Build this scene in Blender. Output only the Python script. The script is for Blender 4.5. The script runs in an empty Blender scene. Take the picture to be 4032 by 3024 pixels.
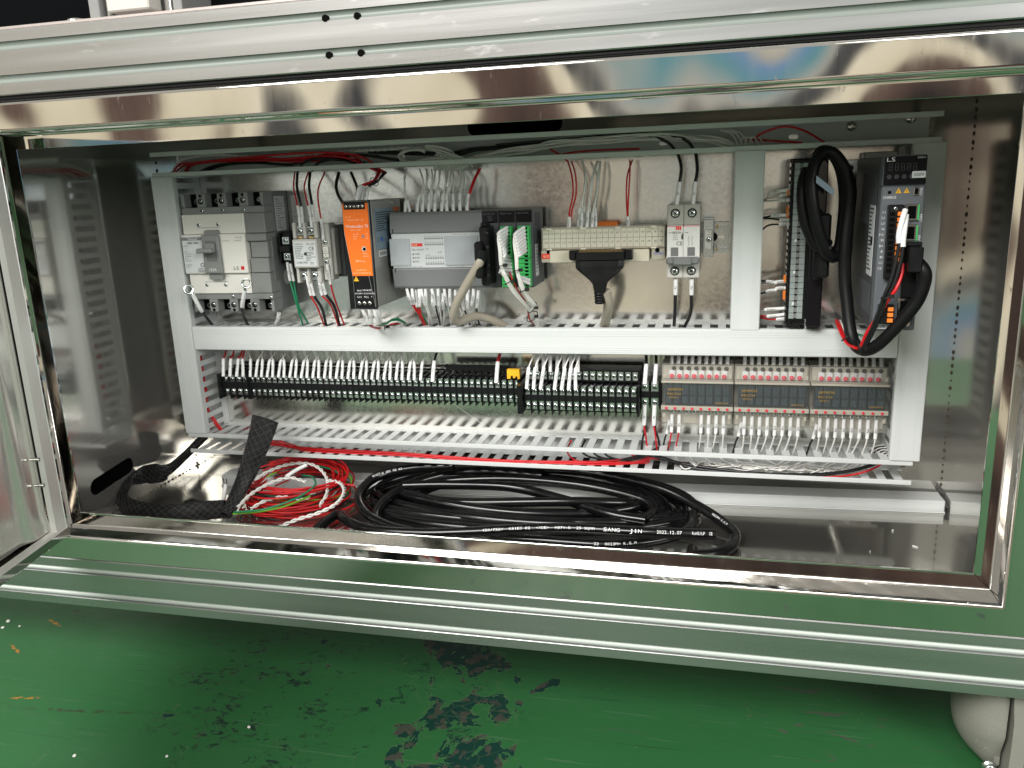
import bpy, math, random
from mathutils import Vector, Matrix
random.seed(7)
scene = bpy.context.scene
# ------------------------------------------------------------------ camera
cam_d = bpy.data.cameras.new('camera'); cam = bpy.data.objects.new('camera', cam_d)
scene.collection.objects.link(cam); scene.camera = cam
cam_d.sensor_width = 36.0; cam_d.lens = 36.0 * 3218.8 / 4032.0
cam_d.clip_start = 0.02; cam_d.clip_end = 200.0
YAW, PITCH, ROLL = 0.24469, -0.24304, -0.03902
fw = Vector((-math.sin(YAW) * math.cos(PITCH), math.cos(YAW) * math.cos(PITCH), math.sin(PITCH)))
rt = Vector((math.cos(YAW), math.sin(YAW), 0)); up = rt.cross(fw)
r2 = math.cos(ROLL) * rt + math.sin(ROLL) * up; u2 = -math.sin(ROLL) * rt + math.cos(ROLL) * up
cam.matrix_world = Matrix(((r2.x, u2.x, -fw.x, 0.69728), (r2.y, u2.y, -fw.y, -0.93771),
                           (r2.z, u2.z, -fw.z, 0.31812 + 0.25), (0, 0, 0, 1)))
# ------------------------------------------------------------------ world: a dim workshop interior
world = bpy.data.worlds.new('World'); scene.world = world; world.use_nodes = True
wn, wl = world.node_tree.nodes, world.node_tree.links
wn.clear()
w_out = wn.new('ShaderNodeOutputWorld'); w_bg = wn.new('ShaderNodeBackground')
w_tc = wn.new('ShaderNodeTexCoord'); w_map = wn.new('ShaderNodeMapping'); w_map.inputs['Scale'].default_value = (1.5, 1.5, 1.1)
w_no = wn.new('ShaderNodeTexNoise'); w_no.inputs['Scale'].default_value = 2.1; w_no.inputs['Detail'].default_value = 2.5
w_r = wn.new('ShaderNodeValToRGB')
e = w_r.color_ramp.elements
e[0].position = 0.36; e[0].color = (0.03, 0.028, 0.027, 1)
e[1].position = 0.70; e[1].color = (1.0, 0.92, 0.72, 1)
for p_, c_ in ((0.42, (0.13, 0.085, 0.07, 1)), (0.455, (0.16, 0.11, 0.09, 1)), (0.465, (0.85, 0.76, 0.56, 1)), (0.50, (0.98, 0.90, 0.70, 1)), (0.51, (0.07, 0.07, 0.075, 1)), (0.545, (0.10, 0.10, 0.10, 1)), (0.555, (0.55, 0.52, 0.45, 1)), (0.59, (0.16, 0.36, 0.40, 1)), (0.62, (0.20, 0.34, 0.55, 1)), (0.635, (0.50, 0.48, 0.42, 1))):
    k_ = e.new(p_); k_.color = c_
wl.new(w_tc.outputs['Generated'], w_map.inputs['Vector']); wl.new(w_map.outputs['Vector'], w_no.inputs['Vector'])
wl.new(w_no.outputs['Fac'], w_r.inputs['Fac'])
w_sep = wn.new('ShaderNodeSeparateXYZ'); w_mr = wn.new('ShaderNodeMapRange'); w_mr.interpolation_type = 'SMOOTHSTEP'
w_mr.inputs[1].default_value = 0.14; w_mr.inputs[2].default_value = 0.32                    # pale hall ceiling above the busy lower half
w_mx = wn.new('ShaderNodeMix'); w_mx.data_type = 'RGBA'; w_mx.inputs[7].default_value = (0.50, 0.49, 0.45, 1)
wl.new(w_tc.outputs['Generated'], w_sep.inputs[0]); wl.new(w_sep.outputs['Z'], w_mr.inputs[0]); wl.new(w_mr.outputs[0], w_mx.inputs[0])
wl.new(w_r.outputs['Color'], w_mx.inputs[6]); wl.new(w_mx.outputs[2], w_bg.inputs['Color'])
w_bg.inputs['Strength'].default_value = 1.08
wl.new(w_bg.outputs['Background'], w_out.inputs['Surface'])
# ------------------------------------------------------------------ lamps of the hall
def area_lamp(name, loc, target, sx, sy, watts, col):
    d = bpy.data.lights.new(name, 'AREA'); d.shape = 'RECTANGLE'; d.size = sx; d.size_y = sy
    d.energy = watts; d.color = col
    o = bpy.data.objects.new(name, d); scene.collection.objects.link(o); o.location = loc
    o.rotation_euler = (Vector(target) - Vector(loc)).to_track_quat('-Z', 'Y').to_euler()
    return o
area_lamp('ceiling_lamp', (-0.75, -3.2, 3.0), (0.35, -0.3, 0.3), 2.8, 1.5, 262, (1.0, 0.985, 0.95))
area_lamp('window_light', (3.6, -3.4, 1.9), (0.7, 0.0, 0.5), 2.0, 1.6, 105, (1.0, 0.98, 0.93))
scene.view_settings.view_transform = 'Standard'; scene.view_settings.look = 'None'
scene.view_settings.gamma = 1.0; scene.view_settings.exposure = 0.03
scene.cycles.max_bounces = 10; scene.cycles.glossy_bounces = 6; scene.cycles.diffuse_bounces = 4
scene.cycles.transmission_bounces = 8; scene.cycles.transparent_max_bounces = 12
scene.cycles.sample_clamp_indirect = 6.0
scene.cycles.use_denoising = True

# ------------------------------------------------------------------ mesh helpers (all lengths in millimetres)
U = 0.001; ZO = 250.0
ORG = {}
def W(p): return Vector((p[0] * U, p[1] * U, (p[2] + ZO) * U))
def tag(o, label=None, cat=None, group=None, kind=None):
    if label: o['label'] = label
    if cat: o['category'] = cat
    if group: o['group'] = group
    if kind: o['kind'] = kind
    return o
def link(o, parent, org):
    scene.collection.objects.link(o); ORG[o.name] = org
    if parent is not None:
        o.parent = parent
        po = ORG[parent.name]; o.location = Vector((org[0] - po[0], org[1] - po[1], org[2] - po[2])) * U
    else:
        o.location = W(org)
    return o
def thing(name, label, cat, loc, group=None):
    o = bpy.data.objects.new(name, None); o.empty_display_size = 0.02
    return tag(link(o, None, tuple(loc)), label, cat, group)

class MB:
    def __init__(s): s.v = []; s.f = []; s.sm = []
    def add(s, v, f, sm=False):
        b = len(s.v); s.v += [tuple(p) for p in v]
        for q in f: s.f.append(tuple(b + i for i in q)); s.sm.append(sm)
        return s
    def box(s, x0, x1, y0, y1, z0, z1, c=0.0):
        if x0 > x1: x0, x1 = x1, x0
        if y0 > y1: y0, y1 = y1, y0
        if z0 > z1: z0, z1 = z1, z0
        if c <= 0:
            v = [(x0,y0,z0),(x1,y0,z0),(x1,y1,z0),(x0,y1,z0),(x0,y0,z1),(x1,y0,z1),(x1,y1,z1),(x0,y1,z1)]
            return s.add(v, [(0,3,2,1),(4,5,6,7),(0,1,5,4),(1,2,6,5),(2,3,7,6),(3,0,4,7)])
        c = min(c, (x1-x0)*.45, (y1-y0)*.45, (z1-z0)*.45)
        X_, Y_, Z_ = (x0, x1), (y0, y1), (z0, z1); v = []; ix = {}
        for i in (0,1):
            for j in (0,1):
                for k in (0,1):
                    sx, sy, sz = (c if i == 0 else -c), (c if j == 0 else -c), (c if k == 0 else -c)
                    ix[i,j,k,0] = len(v); v.append((X_[i], Y_[j]+sy, Z_[k]+sz))
                    ix[i,j,k,1] = len(v); v.append((X_[i]+sx, Y_[j], Z_[k]+sz))
                    ix[i,j,k,2] = len(v); v.append((X_[i]+sx, Y_[j]+sy, Z_[k]))
        f = []
        o4 = ((0,0),(1,0),(1,1),(0,1))
        for a in (0,1):
            q = [ix[a,j,k,0] for j,k in o4]; f.append(tuple(q if a else q[::-1]))
            q = [ix[i,a,k,1] for i,k in o4]; f.append(tuple(q[::-1] if a else q))
            q = [ix[i,j,a,2] for i,j in o4]; f.append(tuple(q if a else q[::-1]))
        for a in (0,1):
            for b in (0,1):
                q = (ix[a,b,0,0], ix[a,b,1,0], ix[a,b,1,1], ix[a,b,0,1]); f.append(q if a == b else q[::-1])
                q = (ix[0,a,b,1], ix[1,a,b,1], ix[1,a,b,2], ix[0,a,b,2]); f.append(q if a == b else q[::-1])
                q = (ix[a,0,b,2], ix[a,1,b,2], ix[a,1,b,0], ix[a,0,b,0]); f.append(q if a == b else q[::-1])
        for i in (0,1):
            for j in (0,1):
                for k in (0,1):
                    q = (ix[i,j,k,0], ix[i,j,k,1], ix[i,j,k,2]); f.append(q if (i+j+k) % 2 == 1 else q[::-1])
        return s.add(v, f)
    def cyl(s, p0, p1, r, seg=12, r1=None, cap=True):
        p0, p1 = Vector(p0), Vector(p1); r1 = r if r1 is None else r1
        d = (p1 - p0).normalized(); a = d.orthogonal().normalized(); b = d.cross(a)
        v = []
        for p, rr in ((p0, r), (p1, r1)):
            for i in range(seg):
                t = 2*math.pi*i/seg; v.append(p + (a*math.cos(t) + b*math.sin(t))*rr)
        s.add(v, [(i, (i+1)%seg, seg+(i+1)%seg, seg+i) for i in range(seg)], True)
        if cap: s.add(v, [tuple(range(seg))[::-1], tuple(range(seg, 2*seg))])
        return s
    def lathe(s, p, d, prof, seg=12):
        p = Vector(p); d = Vector(d).normalized(); a = d.orthogonal().normalized(); b = d.cross(a); v = []
        for h, r in prof:
            for i in range(seg):
                t = 2*math.pi*i/seg; v.append(p + d*h + (a*math.cos(t)+b*math.sin(t))*r)
        n = len(prof)
        s.add(v, [(k*seg+i, k*seg+(i+1)%seg, (k+1)*seg+(i+1)%seg, (k+1)*seg+i) for k in range(n-1) for i in range(seg)], True)
        s.add(v[:seg], [tuple(range(seg))[::-1]]); s.add(v[-seg:], [tuple(range(seg))])
        return s
    def tube(s, pts, r, seg=8, cap=True, ry=None, closed=False):
        P = [Vector(p) for p in pts]; n = len(P); v = []; nrm = None
        for i in range(n):
            if closed: t = P[(i+1)%n] - P[i-1]
            else: t = P[min(i+1, n-1)] - P[max(i-1, 0)]
            t = t.normalized() if t.length > 1e-9 else Vector((0,0,1))
            if nrm is None: nrm = t.orthogonal().normalized()
            nrm = (nrm - t*nrm.dot(t))
            nrm = nrm.normalized() if nrm.length > 1e-6 else t.orthogonal().normalized()
            bn = t.cross(nrm); rr = r[i] if isinstance(r, (list, tuple)) else r
            for k in range(seg):
                a = 2*math.pi*k/seg; v.append(P[i] + nrm*(math.cos(a)*rr) + bn*(math.sin(a)*(ry or rr)))
        m_ = n if closed else n-1
        s.add(v, [(i*seg+k, i*seg+(k+1)%seg, ((i+1)%n)*seg+(k+1)%seg, ((i+1)%n)*seg+k) for i in range(m_) for k in range(seg)], True)
        if cap and not closed: s.add(v[:seg], [tuple(range(seg))[::-1]]); s.add(v[-seg:], [tuple(range(seg))])
        return s
    def prism(s, poly, ax, a0, a1, smooth=()):
        if ax == 'x': mk = lambda p, a: (a, p[0], p[1])
        elif ax == 'y': mk = lambda p, a: (p[0], a, p[1])
        else: mk = lambda p, a: (p[0], p[1], a)
        ar = sum(poly[i][0]*poly[(i+1)%len(poly)][1]-poly[(i+1)%len(poly)][0]*poly[i][1] for i in range(len(poly)))
        pl = list(poly) if ar > 0 else list(poly)[::-1]
        if a0 > a1: a0, a1 = a1, a0
        n = len(pl); v = [mk(p, a0) for p in pl] + [mk(p, a1) for p in pl]
        f = [(i, (i+1)%n, n+(i+1)%n, n+i) for i in range(n)] + [tuple(range(n))[::-1], tuple(range(n, 2*n))]
        if ax == 'y': f = [q[::-1] for q in f]
        return s.add(v, f)
    def rings(s, rows, closed_u=True, smooth=()):
        n = len(rows[0]); v = [p for r_ in rows for p in r_]
        for k in range(len(rows)-1):
            s.add([], [])
        b = len(s.v); s.v += [tuple(p) for p in v]
        for k in range(len(rows)-1):
            for i in range(n if closed_u else n-1):
                s.f.append((b+k*n+i, b+k*n+(i+1)%n, b+(k+1)*n+(i+1)%n, b+(k+1)*n+i)); s.sm.append(k in smooth)
        return s
    def xf(s, M, start=0):
        for i in range(start, len(s.v)): s.v[i] = tuple(M @ Vector(s.v[i]))
        return s
    def mesh(s, name, org, mat):
        me = bpy.data.meshes.new(name)
        me.from_pydata([((x-org[0])*U, (y-org[1])*U, (z-org[2])*U) for x, y, z in s.v], [], s.f)
        me.polygons.foreach_set('use_smooth', s.sm); me.materials.append(mat); me.update()
        return me
    def build(s, name, mat, parent=None, org=None):
        if org is None:
            if parent is not None: org = ORG[parent.name]
            else:
                xs, ys, zs = zip(*s.v); org = ((min(xs)+max(xs))/2, (min(ys)+max(ys))/2, min(zs))
        me = s.mesh(name, org, mat)
        return link(bpy.data.objects.new(name, me), parent, org)
def inst(name, me, parent, loc):
    return link(bpy.data.objects.new(name, me), parent, tuple(loc))
def bx(name, mat, parent, x0, x1, y0, y1, z0, z1, c=0.6):
    return MB().box(x0, x1, y0, y1, z0, z1, c).build(name, mat, parent)
def rounded(x0, x1, z0, z1, r, n=4):
    out = []
    for cx, cz, a in ((x1-r, z0+r, -90), (x1-r, z1-r, 0), (x0+r, z1-r, 90), (x0+r, z0+r, 180)):
        for k in range(n+1):
            t = math.radians(a + 90*k/n); out.append((cx + r*math.cos(t), cz + r*math.sin(t)))
    return out
def spline(pts, n=8):
    P = [Vector(p) for p in pts]
    if len(P) == 2: return [P[0].lerp(P[1], i/n) for i in range(n+1)]
    P = [P[0]*2-P[1]] + P + [P[-1]*2-P[-2]]; out = []
    for i in range(1, len(P)-2):
        a, b, c, d = P[i-1], P[i], P[i+1], P[i+2]
        for k in range(n):
            t = k/n
            out.append(0.5*((2*b)+(c-a)*t+(2*a-5*b+4*c-d)*t*t+(3*b-a-3*c+d)*t**3))
    out.append(P[-2]); return out
def cut(path, d0, d1):
    """the stretch of a polyline between two arc lengths"""
    out = []; s = 0.0
    def lerp(i, t): return path[i].lerp(path[i+1], t)
    for i in range(len(path)-1):
        L = (path[i+1]-path[i]).length
        if L < 1e-9: continue
        if s <= d0 < s+L: out.append(lerp(i, (d0-s)/L))
        if d0 < s+L < d1: out.append(path[i+1])
        if s < d1 <= s+L: out.append(lerp(i, (d1-s)/L)); break
        s += L
    return out if len(out) >= 2 else path[:2]

# ------------------------------------------------------------------ materials
MT = {}
def mat(name, col, rough=0.5, metal=0.0, var=0.0, vscale=30.0, bump=0.0, bscale=200.0, rvar=0.0, stretch=None, coat=0.0, trans=0.0, ior=1.45, alpha=1.0, wear=0.0, wscale=90.0, wstretch=(1, 1, 1), wlift=0.5):
    m = bpy.data.materials.new(name); m.use_nodes = True; nt = m.node_tree; N, L = nt.nodes, nt.links
    b = N['Principled BSDF']; b.inputs['Base Color'].default_value = (*col, 1); b.inputs['Roughness'].default_value = rough
    b.inputs['Metallic'].default_value = metal; b.inputs['IOR'].default_value = ior
    if coat: b.inputs['Coat Weight'].default_value = coat; b.inputs['Coat Roughness'].default_value = 0.1
    if trans: b.inputs['Transmission Weight'].default_value = trans
    if alpha < 1: b.inputs['Alpha'].default_value = alpha
    if var or bump or rvar:
        tc = N.new('ShaderNodeTexCoord'); mp = N.new('ShaderNodeMapping')
        L.new(tc.outputs['Object'], mp.inputs['Vector'])
        if stretch: mp.inputs['Scale'].default_value = stretch
        no = N.new('ShaderNodeTexNoise'); no.inputs['Scale'].default_value = vscale; no.inputs['Detail'].default_value = 4
        L.new(mp.outputs['Vector'], no.inputs['Vector'])
        if var:
            mx = N.new('ShaderNodeMix'); mx.data_type = 'RGBA'
            mx.inputs[6].default_value = (*[c*(1-var) for c in col], 1); mx.inputs[7].default_value = (*[min(1, c*(1+var)) for c in col], 1)
            L.new(no.outputs['Fac'], mx.inputs[0]); L.new(mx.outputs[2], b.inputs['Base Color'])
        if rvar:
            mr = N.new('ShaderNodeMapRange'); mr.inputs[1].default_value = 0.3; mr.inputs[2].default_value = 0.7
            mr.inputs[3].default_value = max(0.02, rough-rvar); mr.inputs[4].default_value = rough+rvar
            L.new(no.outputs['Fac'], mr.inputs[0]); L.new(mr.outputs[0], b.inputs['Roughness'])
        if bump:
            n2 = N.new('ShaderNodeTexNoise'); n2.inputs['Scale'].default_value = bscale; n2.inputs['Detail'].default_value = 3
            L.new(mp.outputs['Vector'], n2.inputs['Vector'])
            bp = N.new('ShaderNodeBump'); bp.inputs['Strength'].default_value = bump; bp.inputs['Distance'].default_value = 0.001
            L.new(n2.outputs['Fac'], bp.inputs['Height']); L.new(bp.outputs['Normal'], b.inputs['Normal'])
    if wear:                                                     # fine nicks, dust and scratches
        tw = N.new('ShaderNodeTexCoord'); mw = N.new('ShaderNodeMapping'); mw.inputs['Scale'].default_value = wstretch; mw.inputs['Rotation'].default_value = (0.1, 0.25, 0.35)
        L.new(tw.outputs['Object'], mw.inputs['Vector']); nw = N.new('ShaderNodeTexNoise'); nw.inputs['Scale'].default_value = wscale; nw.inputs['Detail'].default_value = 6; nw.inputs['Roughness'].default_value = 0.7
        L.new(mw.outputs['Vector'], nw.inputs['Vector']); rw = N.new('ShaderNodeMapRange'); rw.inputs[1].default_value = 0.62; rw.inputs[2].default_value = 0.74; rw.inputs[4].default_value = wear
        L.new(nw.outputs['Fac'], rw.inputs[0])
        for sock, tgt in (('Roughness', 0.55), ('Base Color', None)):
            x = N.new('ShaderNodeMix'); x.data_type = 'RGBA' if tgt is None else 'FLOAT'; i0, i1, io = (6, 7, 2) if tgt is None else (2, 3, 0)
            s_ = b.inputs[sock]
            if s_.is_linked: L.new(s_.links[0].from_socket, x.inputs[i0])
            else: x.inputs[i0].default_value = s_.default_value
            x.inputs[i1].default_value = tgt if tgt is not None else (*[c + (0.72-c)*wlift for c in col], 1)
            L.new(rw.outputs[0], x.inputs[0]); L.new(x.outputs[io], s_)
    MT[name] = m
    return m
mat('polished', (0.66, 0.64, 0.61), 0.05, 1.0, var=0.05, vscale=60, rvar=0.025, bump=0.005, bscale=14, stretch=(1, 1, 0.12), wear=0.35, wscale=120, wstretch=(1, 1, 0.35), wlift=0.3)
mat('satin_steel', (0.67, 0.66, 0.63), 0.10, 0.88, var=0.06, vscale=9, rvar=0.04, bump=0.015, bscale=60, stretch=(1, 1, 0.3))
mat('floor_steel', (0.56, 0.55, 0.52), 0.08, 0.95, var=0.06, vscale=9, rvar=0.03, wear=0.3, wscale=80, wlift=0.3)
mat('door_steel', (0.74, 0.72, 0.68), 0.22, 0.75, var=0.06, vscale=8, rvar=0.06)
mat('brushed', (0.80, 0.785, 0.76), 0.34, 0.6, var=0.05, vscale=20, rvar=0.05, stretch=(1, 1, 0.05))
mat('aluminium', (0.48, 0.482, 0.48), 0.30, 0.96, var=0.05, vscale=60, rvar=0.05, bump=0.02, bscale=400, stretch=(0.03, 1, 1), wear=0.4, wscale=70, wstretch=(0.3, 1, 1), wlift=0.5)
mat('aluminium_cut', (0.80, 0.80, 0.80), 0.22, 1.0)
mat('anodised', (0.50, 0.44, 0.42), 0.45, 0.7, var=0.1, vscale=80)
mat('zinc', (0.76, 0.78, 0.77), 0.30, 1.0, var=0.15, vscale=300, rvar=0.08)
mat('tin', (0.66, 0.70, 0.70), 0.22, 1.0, var=0.1, vscale=200)
mat('brass', (0.60, 0.42, 0.16), 0.3, 1.0)
mat('nickel', (0.70, 0.69, 0.66), 0.18, 1.0)
mat('duct', (0.58, 0.60, 0.595), 0.42, 0.0, var=0.03, vscale=12, bump=0.02, bscale=300)
mat('duct_cover', (0.60, 0.62, 0.615), 0.38, 0.0, var=0.02, vscale=8, bump=0.015, bscale=400, stretch=(0.2, 1, 1), wear=0.25, wscale=50, wlift=-0.6)
mat('black_plastic', (0.007, 0.0075, 0.008), 0.34, 0.0, var=0.3, vscale=80, rvar=0.08, ior=1.33)
mat('black_gloss', (0.008, 0.008, 0.010), 0.12, 0.0)
mat('black_rubber', (0.006, 0.006, 0.0065), 0.42, 0.0, var=0.3, vscale=60, bump=0.05, bscale=500, ior=1.30)
mat('cable_black', (0.004, 0.004, 0.0045), 0.17, 0.0, var=0.4, vscale=40, rvar=0.06, wear=0.22, wscale=60, wlift=0.12)
mat('void', (0.004, 0.004, 0.004), 0.9, ior=1.1)
mat('dark_grey', (0.14, 0.145, 0.145), 0.42, var=0.05, vscale=40, bump=0.04, bscale=900)
mat('mid_grey', (0.215, 0.22, 0.215), 0.42, var=0.04, vscale=40, bump=0.04, bscale=900)
mat('plc_grey', (0.195, 0.200, 0.208), 0.40, var=0.04, vscale=40, bump=0.04, bscale=900)
mat('mod_grey', (0.075, 0.080, 0.087), 0.40, var=0.04, vscale=40, bump=0.04, bscale=900)
mat('servo_grey', (0.060, 0.066, 0.073), 0.40, var=0.05, vscale=40, bump=0.05, bscale=900)
mat('servo_front', (0.120, 0.130, 0.145), 0.40, var=0.04, vscale=40)
mat('white_plastic', (0.72, 0.705, 0.655), 0.38, var=0.02, vscale=30)
mat('panel_white', (0.60, 0.62, 0.635), 0.34, var=0.02, vscale=30)
mat('flap_grey', (0.42, 0.45, 0.475), 0.34, var=0.02, vscale=30)
mat('warm_grey', (0.50, 0.485, 0.455), 0.42, var=0.03, vscale=30)
mat('mcb_white', (0.70, 0.695, 0.67), 0.32, var=0.02, vscale=30)
mat('mcb_grey', (0.40, 0.39, 0.36), 0.35, var=0.02, vscale=30)
mat('lever_grey', (0.17, 0.175, 0.175), 0.35)
mat('beige', (0.62, 0.575, 0.46), 0.4, var=0.03, vscale=30)
mat('beige_dark', (0.42, 0.385, 0.31), 0.4, var=0.03, vscale=30)
mat('card', (0.70, 0.67, 0.55), 0.6)
mat('orange', (0.90, 0.17, 0.012), 0.42, var=0.03, vscale=30)
mat('orange_soft', (0.85, 0.22, 0.03), 0.4)
mat('yellow', (0.80, 0.43, 0.02), 0.45)
mat('red', (0.62, 0.012, 0.018), 0.4)
mat('red_label', (0.72, 0.03, 0.03), 0.5)
mat('pink_red', (0.62, 0.03, 0.06), 0.3)
mat('blue_label', (0.03, 0.12, 0.50), 0.5)
mat('green_terminal', (0.055, 0.46, 0.12), 0.4, var=0.05, vscale=40)
mat('wire_red', (0.55, 0.012, 0.016), 0.33)
mat('wire_black', (0.012, 0.012, 0.013), 0.32)
mat('wire_white', (0.76, 0.75, 0.72), 0.38)
mat('wire_green', (0.012, 0.22, 0.10), 0.36)
mat('wire_lime', (0.20, 0.48, 0.03), 0.36)
mat('sleeve', (0.76, 0.76, 0.76), 0.42)
mat('cable_grey', (0.34, 0.305, 0.25), 0.45, var=0.05, vscale=30)
mat('tie', (0.012, 0.012, 0.012), 0.4)
mat('print_black', (0.015, 0.015, 0.015), 0.6)
mat('print_grey', (0.20, 0.20, 0.21), 0.6)
mat('print_white', (0.78, 0.78, 0.78), 0.55)
mat('print_pale', (0.95, 0.62, 0.38), 0.55)
mat('print_gold', (0.34, 0.20, 0.04), 0.5)
mat('print_blue', (0.03, 0.10, 0.55), 0.5)
mat('sticker', (0.62, 0.64, 0.65), 0.45, var=0.02, vscale=60)
mat('sticker_blue', (0.20, 0.27, 0.33), 0.4, var=0.05, vscale=60)
mat('sticker_silver', (0.50, 0.50, 0.50), 0.35, metal=0.6)
mat('relay_blue', (0.055, 0.066, 0.072), 0.3)
mat('relay_case', (0.37, 0.345, 0.29), 0.4, var=0.03, vscale=30)  # darker than the other beige: shade on the blocks put into the colour
mat('tab_grey', (0.33, 0.37, 0.37), 0.4)
mat('slot_cover', (0.50, 0.54, 0.51), 0.48)
mat('slot_cover_shaded', (0.20, 0.225, 0.205), 0.4)  # darker copy for the upper rail: groove shade put into the colour
mat('smoke_clear', (0.50, 0.48, 0.44), 0.08, ior=1.4, alpha=0.09)
mat('smoke_dark', (0.08, 0.085, 0.085), 0.06, ior=1.4, alpha=0.30)
mat('clear', (0.95, 0.95, 0.93), 0.05, trans=1.0, ior=1.05, alpha=0.22)
mat('caster_paint', (0.215, 0.208, 0.182), 0.5, var=0.06, vscale=60, bump=0.35, bscale=500)
mat('chip', (0.75, 0.74, 0.70), 0.7)
mat('dark_machine', (0.004, 0.0045, 0.005), 0.85, ior=1.05)
mat('bracket', (0.40, 0.40, 0.385), 0.4, 0.6, var=0.05, vscale=40)

# braided sleeving: black weave, its glints put into the colour of paler strands
def braid():
    m = bpy.data.materials.new('braid'); m.use_nodes = True; N, L = m.node_tree.nodes, m.node_tree.links
    b = N['Principled BSDF']; b.inputs['Roughness'].default_value = 0.6; b.inputs['Base Color'].default_value = (0.006, 0.006, 0.006, 1)
    MT['braid'] = m
braid()
# galvanised sheet with spangle
def galv():
    m = bpy.data.materials.new('galvanised'); m.use_nodes = True; N, L = m.node_tree.nodes, m.node_tree.links
    b = N['Principled BSDF']; b.inputs['Metallic'].default_value = 1.0
    tc = N.new('ShaderNodeTexCoord')
    vo = N.new('ShaderNodeTexVoronoi'); vo.inputs['Scale'].default_value = 300; L.new(tc.outputs['Object'], vo.inputs['Vector'])
    no = N.new('ShaderNodeTexNoise'); no.inputs['Scale'].default_value = 9; no.inputs['Detail'].default_value = 5; L.new(tc.outputs['Object'], no.inputs['Vector'])
    ad = N.new('ShaderNodeMath'); ad.operation = 'MULTIPLY_ADD'; ad.inputs[1].default_value = 0.5; ad.inputs[2].default_value = 0.0
    L.new(no.outputs['Fac'], ad.inputs[0])
    a2 = N.new('ShaderNodeMath'); a2.operation = 'MULTIPLY_ADD'; a2.inputs[1].default_value = 0.5
    sp = N.new('ShaderNodeSeparateColor'); L.new(vo.outputs['Color'], sp.inputs[0]); L.new(sp.outputs[0], a2.inputs[0]); L.new(ad.outputs[0], a2.inputs[2])
    r = N.new('ShaderNodeValToRGB'); r.color_ramp.elements[0].color = (0.78, 0.77, 0.73, 1); r.color_ramp.elements[1].color = (0.87, 0.86, 0.82, 1)
    r.color_ramp.elements[0].position = 0.2; r.color_ramp.elements[1].position = 0.8
    L.new(a2.outputs[0], r.inputs['Fac']); L.new(r.outputs['Color'], b.inputs['Base Color'])
    mr = N.new('ShaderNodeMapRange'); mr.inputs[3].default_value = 0.13; mr.inputs[4].default_value = 0.21
    L.new(a2.outputs[0], mr.inputs[0]); L.new(mr.outputs[0], b.inputs['Roughness'])
    bp = N.new('ShaderNodeBump'); bp.inputs['Strength'].default_value = 0.03; bp.inputs['Distance'].default_value = 0.0004
    L.new(sp.outputs[1], bp.inputs['Height']); L.new(bp.outputs['Normal'], b.inputs['Normal'])
    MT['galvanised'] = m
galv()

# ------------------------------------------------------------------ lettering
_tx = {}
def glyphs(s, res):
    k = (s, res)
    if k not in _tx:
        c = bpy.data.curves.new('t', 'FONT'); c.body = s; c.size = 1.0; c.resolution_u = res
        o = bpy.data.objects.new('t', c); me = bpy.data.meshes.new_from_object(o)
        v = [tuple(p.co) for p in me.vertices]; f = [tuple(p.vertices) for p in me.polygons]
        xs = [p[0] for p in v] or [0, 1]
        _tx[k] = (v, f, min(xs), max(xs))
        bpy.data.objects.remove(o); bpy.data.curves.remove(c); bpy.data.meshes.remove(me)
    return _tx[k]
def text(s, pos, h, mname, parent, right=(1,0,0), upv=(0,0,1), align='L', width=None, name='lettering', res=1):
    """flat print: cap height h (mm), lower edge at pos"""
    v, f, a, b = glyphs(s, res)
    if not f: return None
    k = h / 0.69; kx = k if width is None else width / max(1e-6, b-a)
    r, u = Vector(right).normalized(), Vector(upv).normalized(); p = Vector(pos)
    sh = {'L': -a, 'C': -(a+b)/2, 'R': -b}[align]
    m = MB(); m.add([p + r*((x+sh)*kx) + u*(y*k) for x, y, z in v], f)
    return m.build(name, MT[mname], parent)
def lines(n, x0, x1, y, z1, dz, h, mname, parent, frac=(0.5, 1.0), name='fine_print'):
    """rows of print too small to read: short dashes"""
    m = MB()
    for i in range(n):
        z = z1 - i*dz; x = x0; e_ = x0 + (x1-x0)*random.uniform(*frac)
        while x < e_ - 0.8:
            w = min(random.uniform(1.2, 4.0), e_-x); m.add([(x,y,z-h),(x+w,y,z-h),(x+w,y,z),(x,y,z)], [(0,1,2,3)]); x += w + 0.6
    return tag(m.build(name, MT[mname], parent), kind='stuff')
def sheet(name, mname, parent, x0, x1, z0, z1, y, r=0.0):
    m = MB()
    if r: pl = rounded(x0, x1, z0, z1, r, 3)
    else: pl = [(x0,z0),(x1,z0),(x1,z1),(x0,z1)]
    m.prism(pl, 'y', y, y+0.25)
    return m.build(name, MT[mname], parent)

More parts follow.
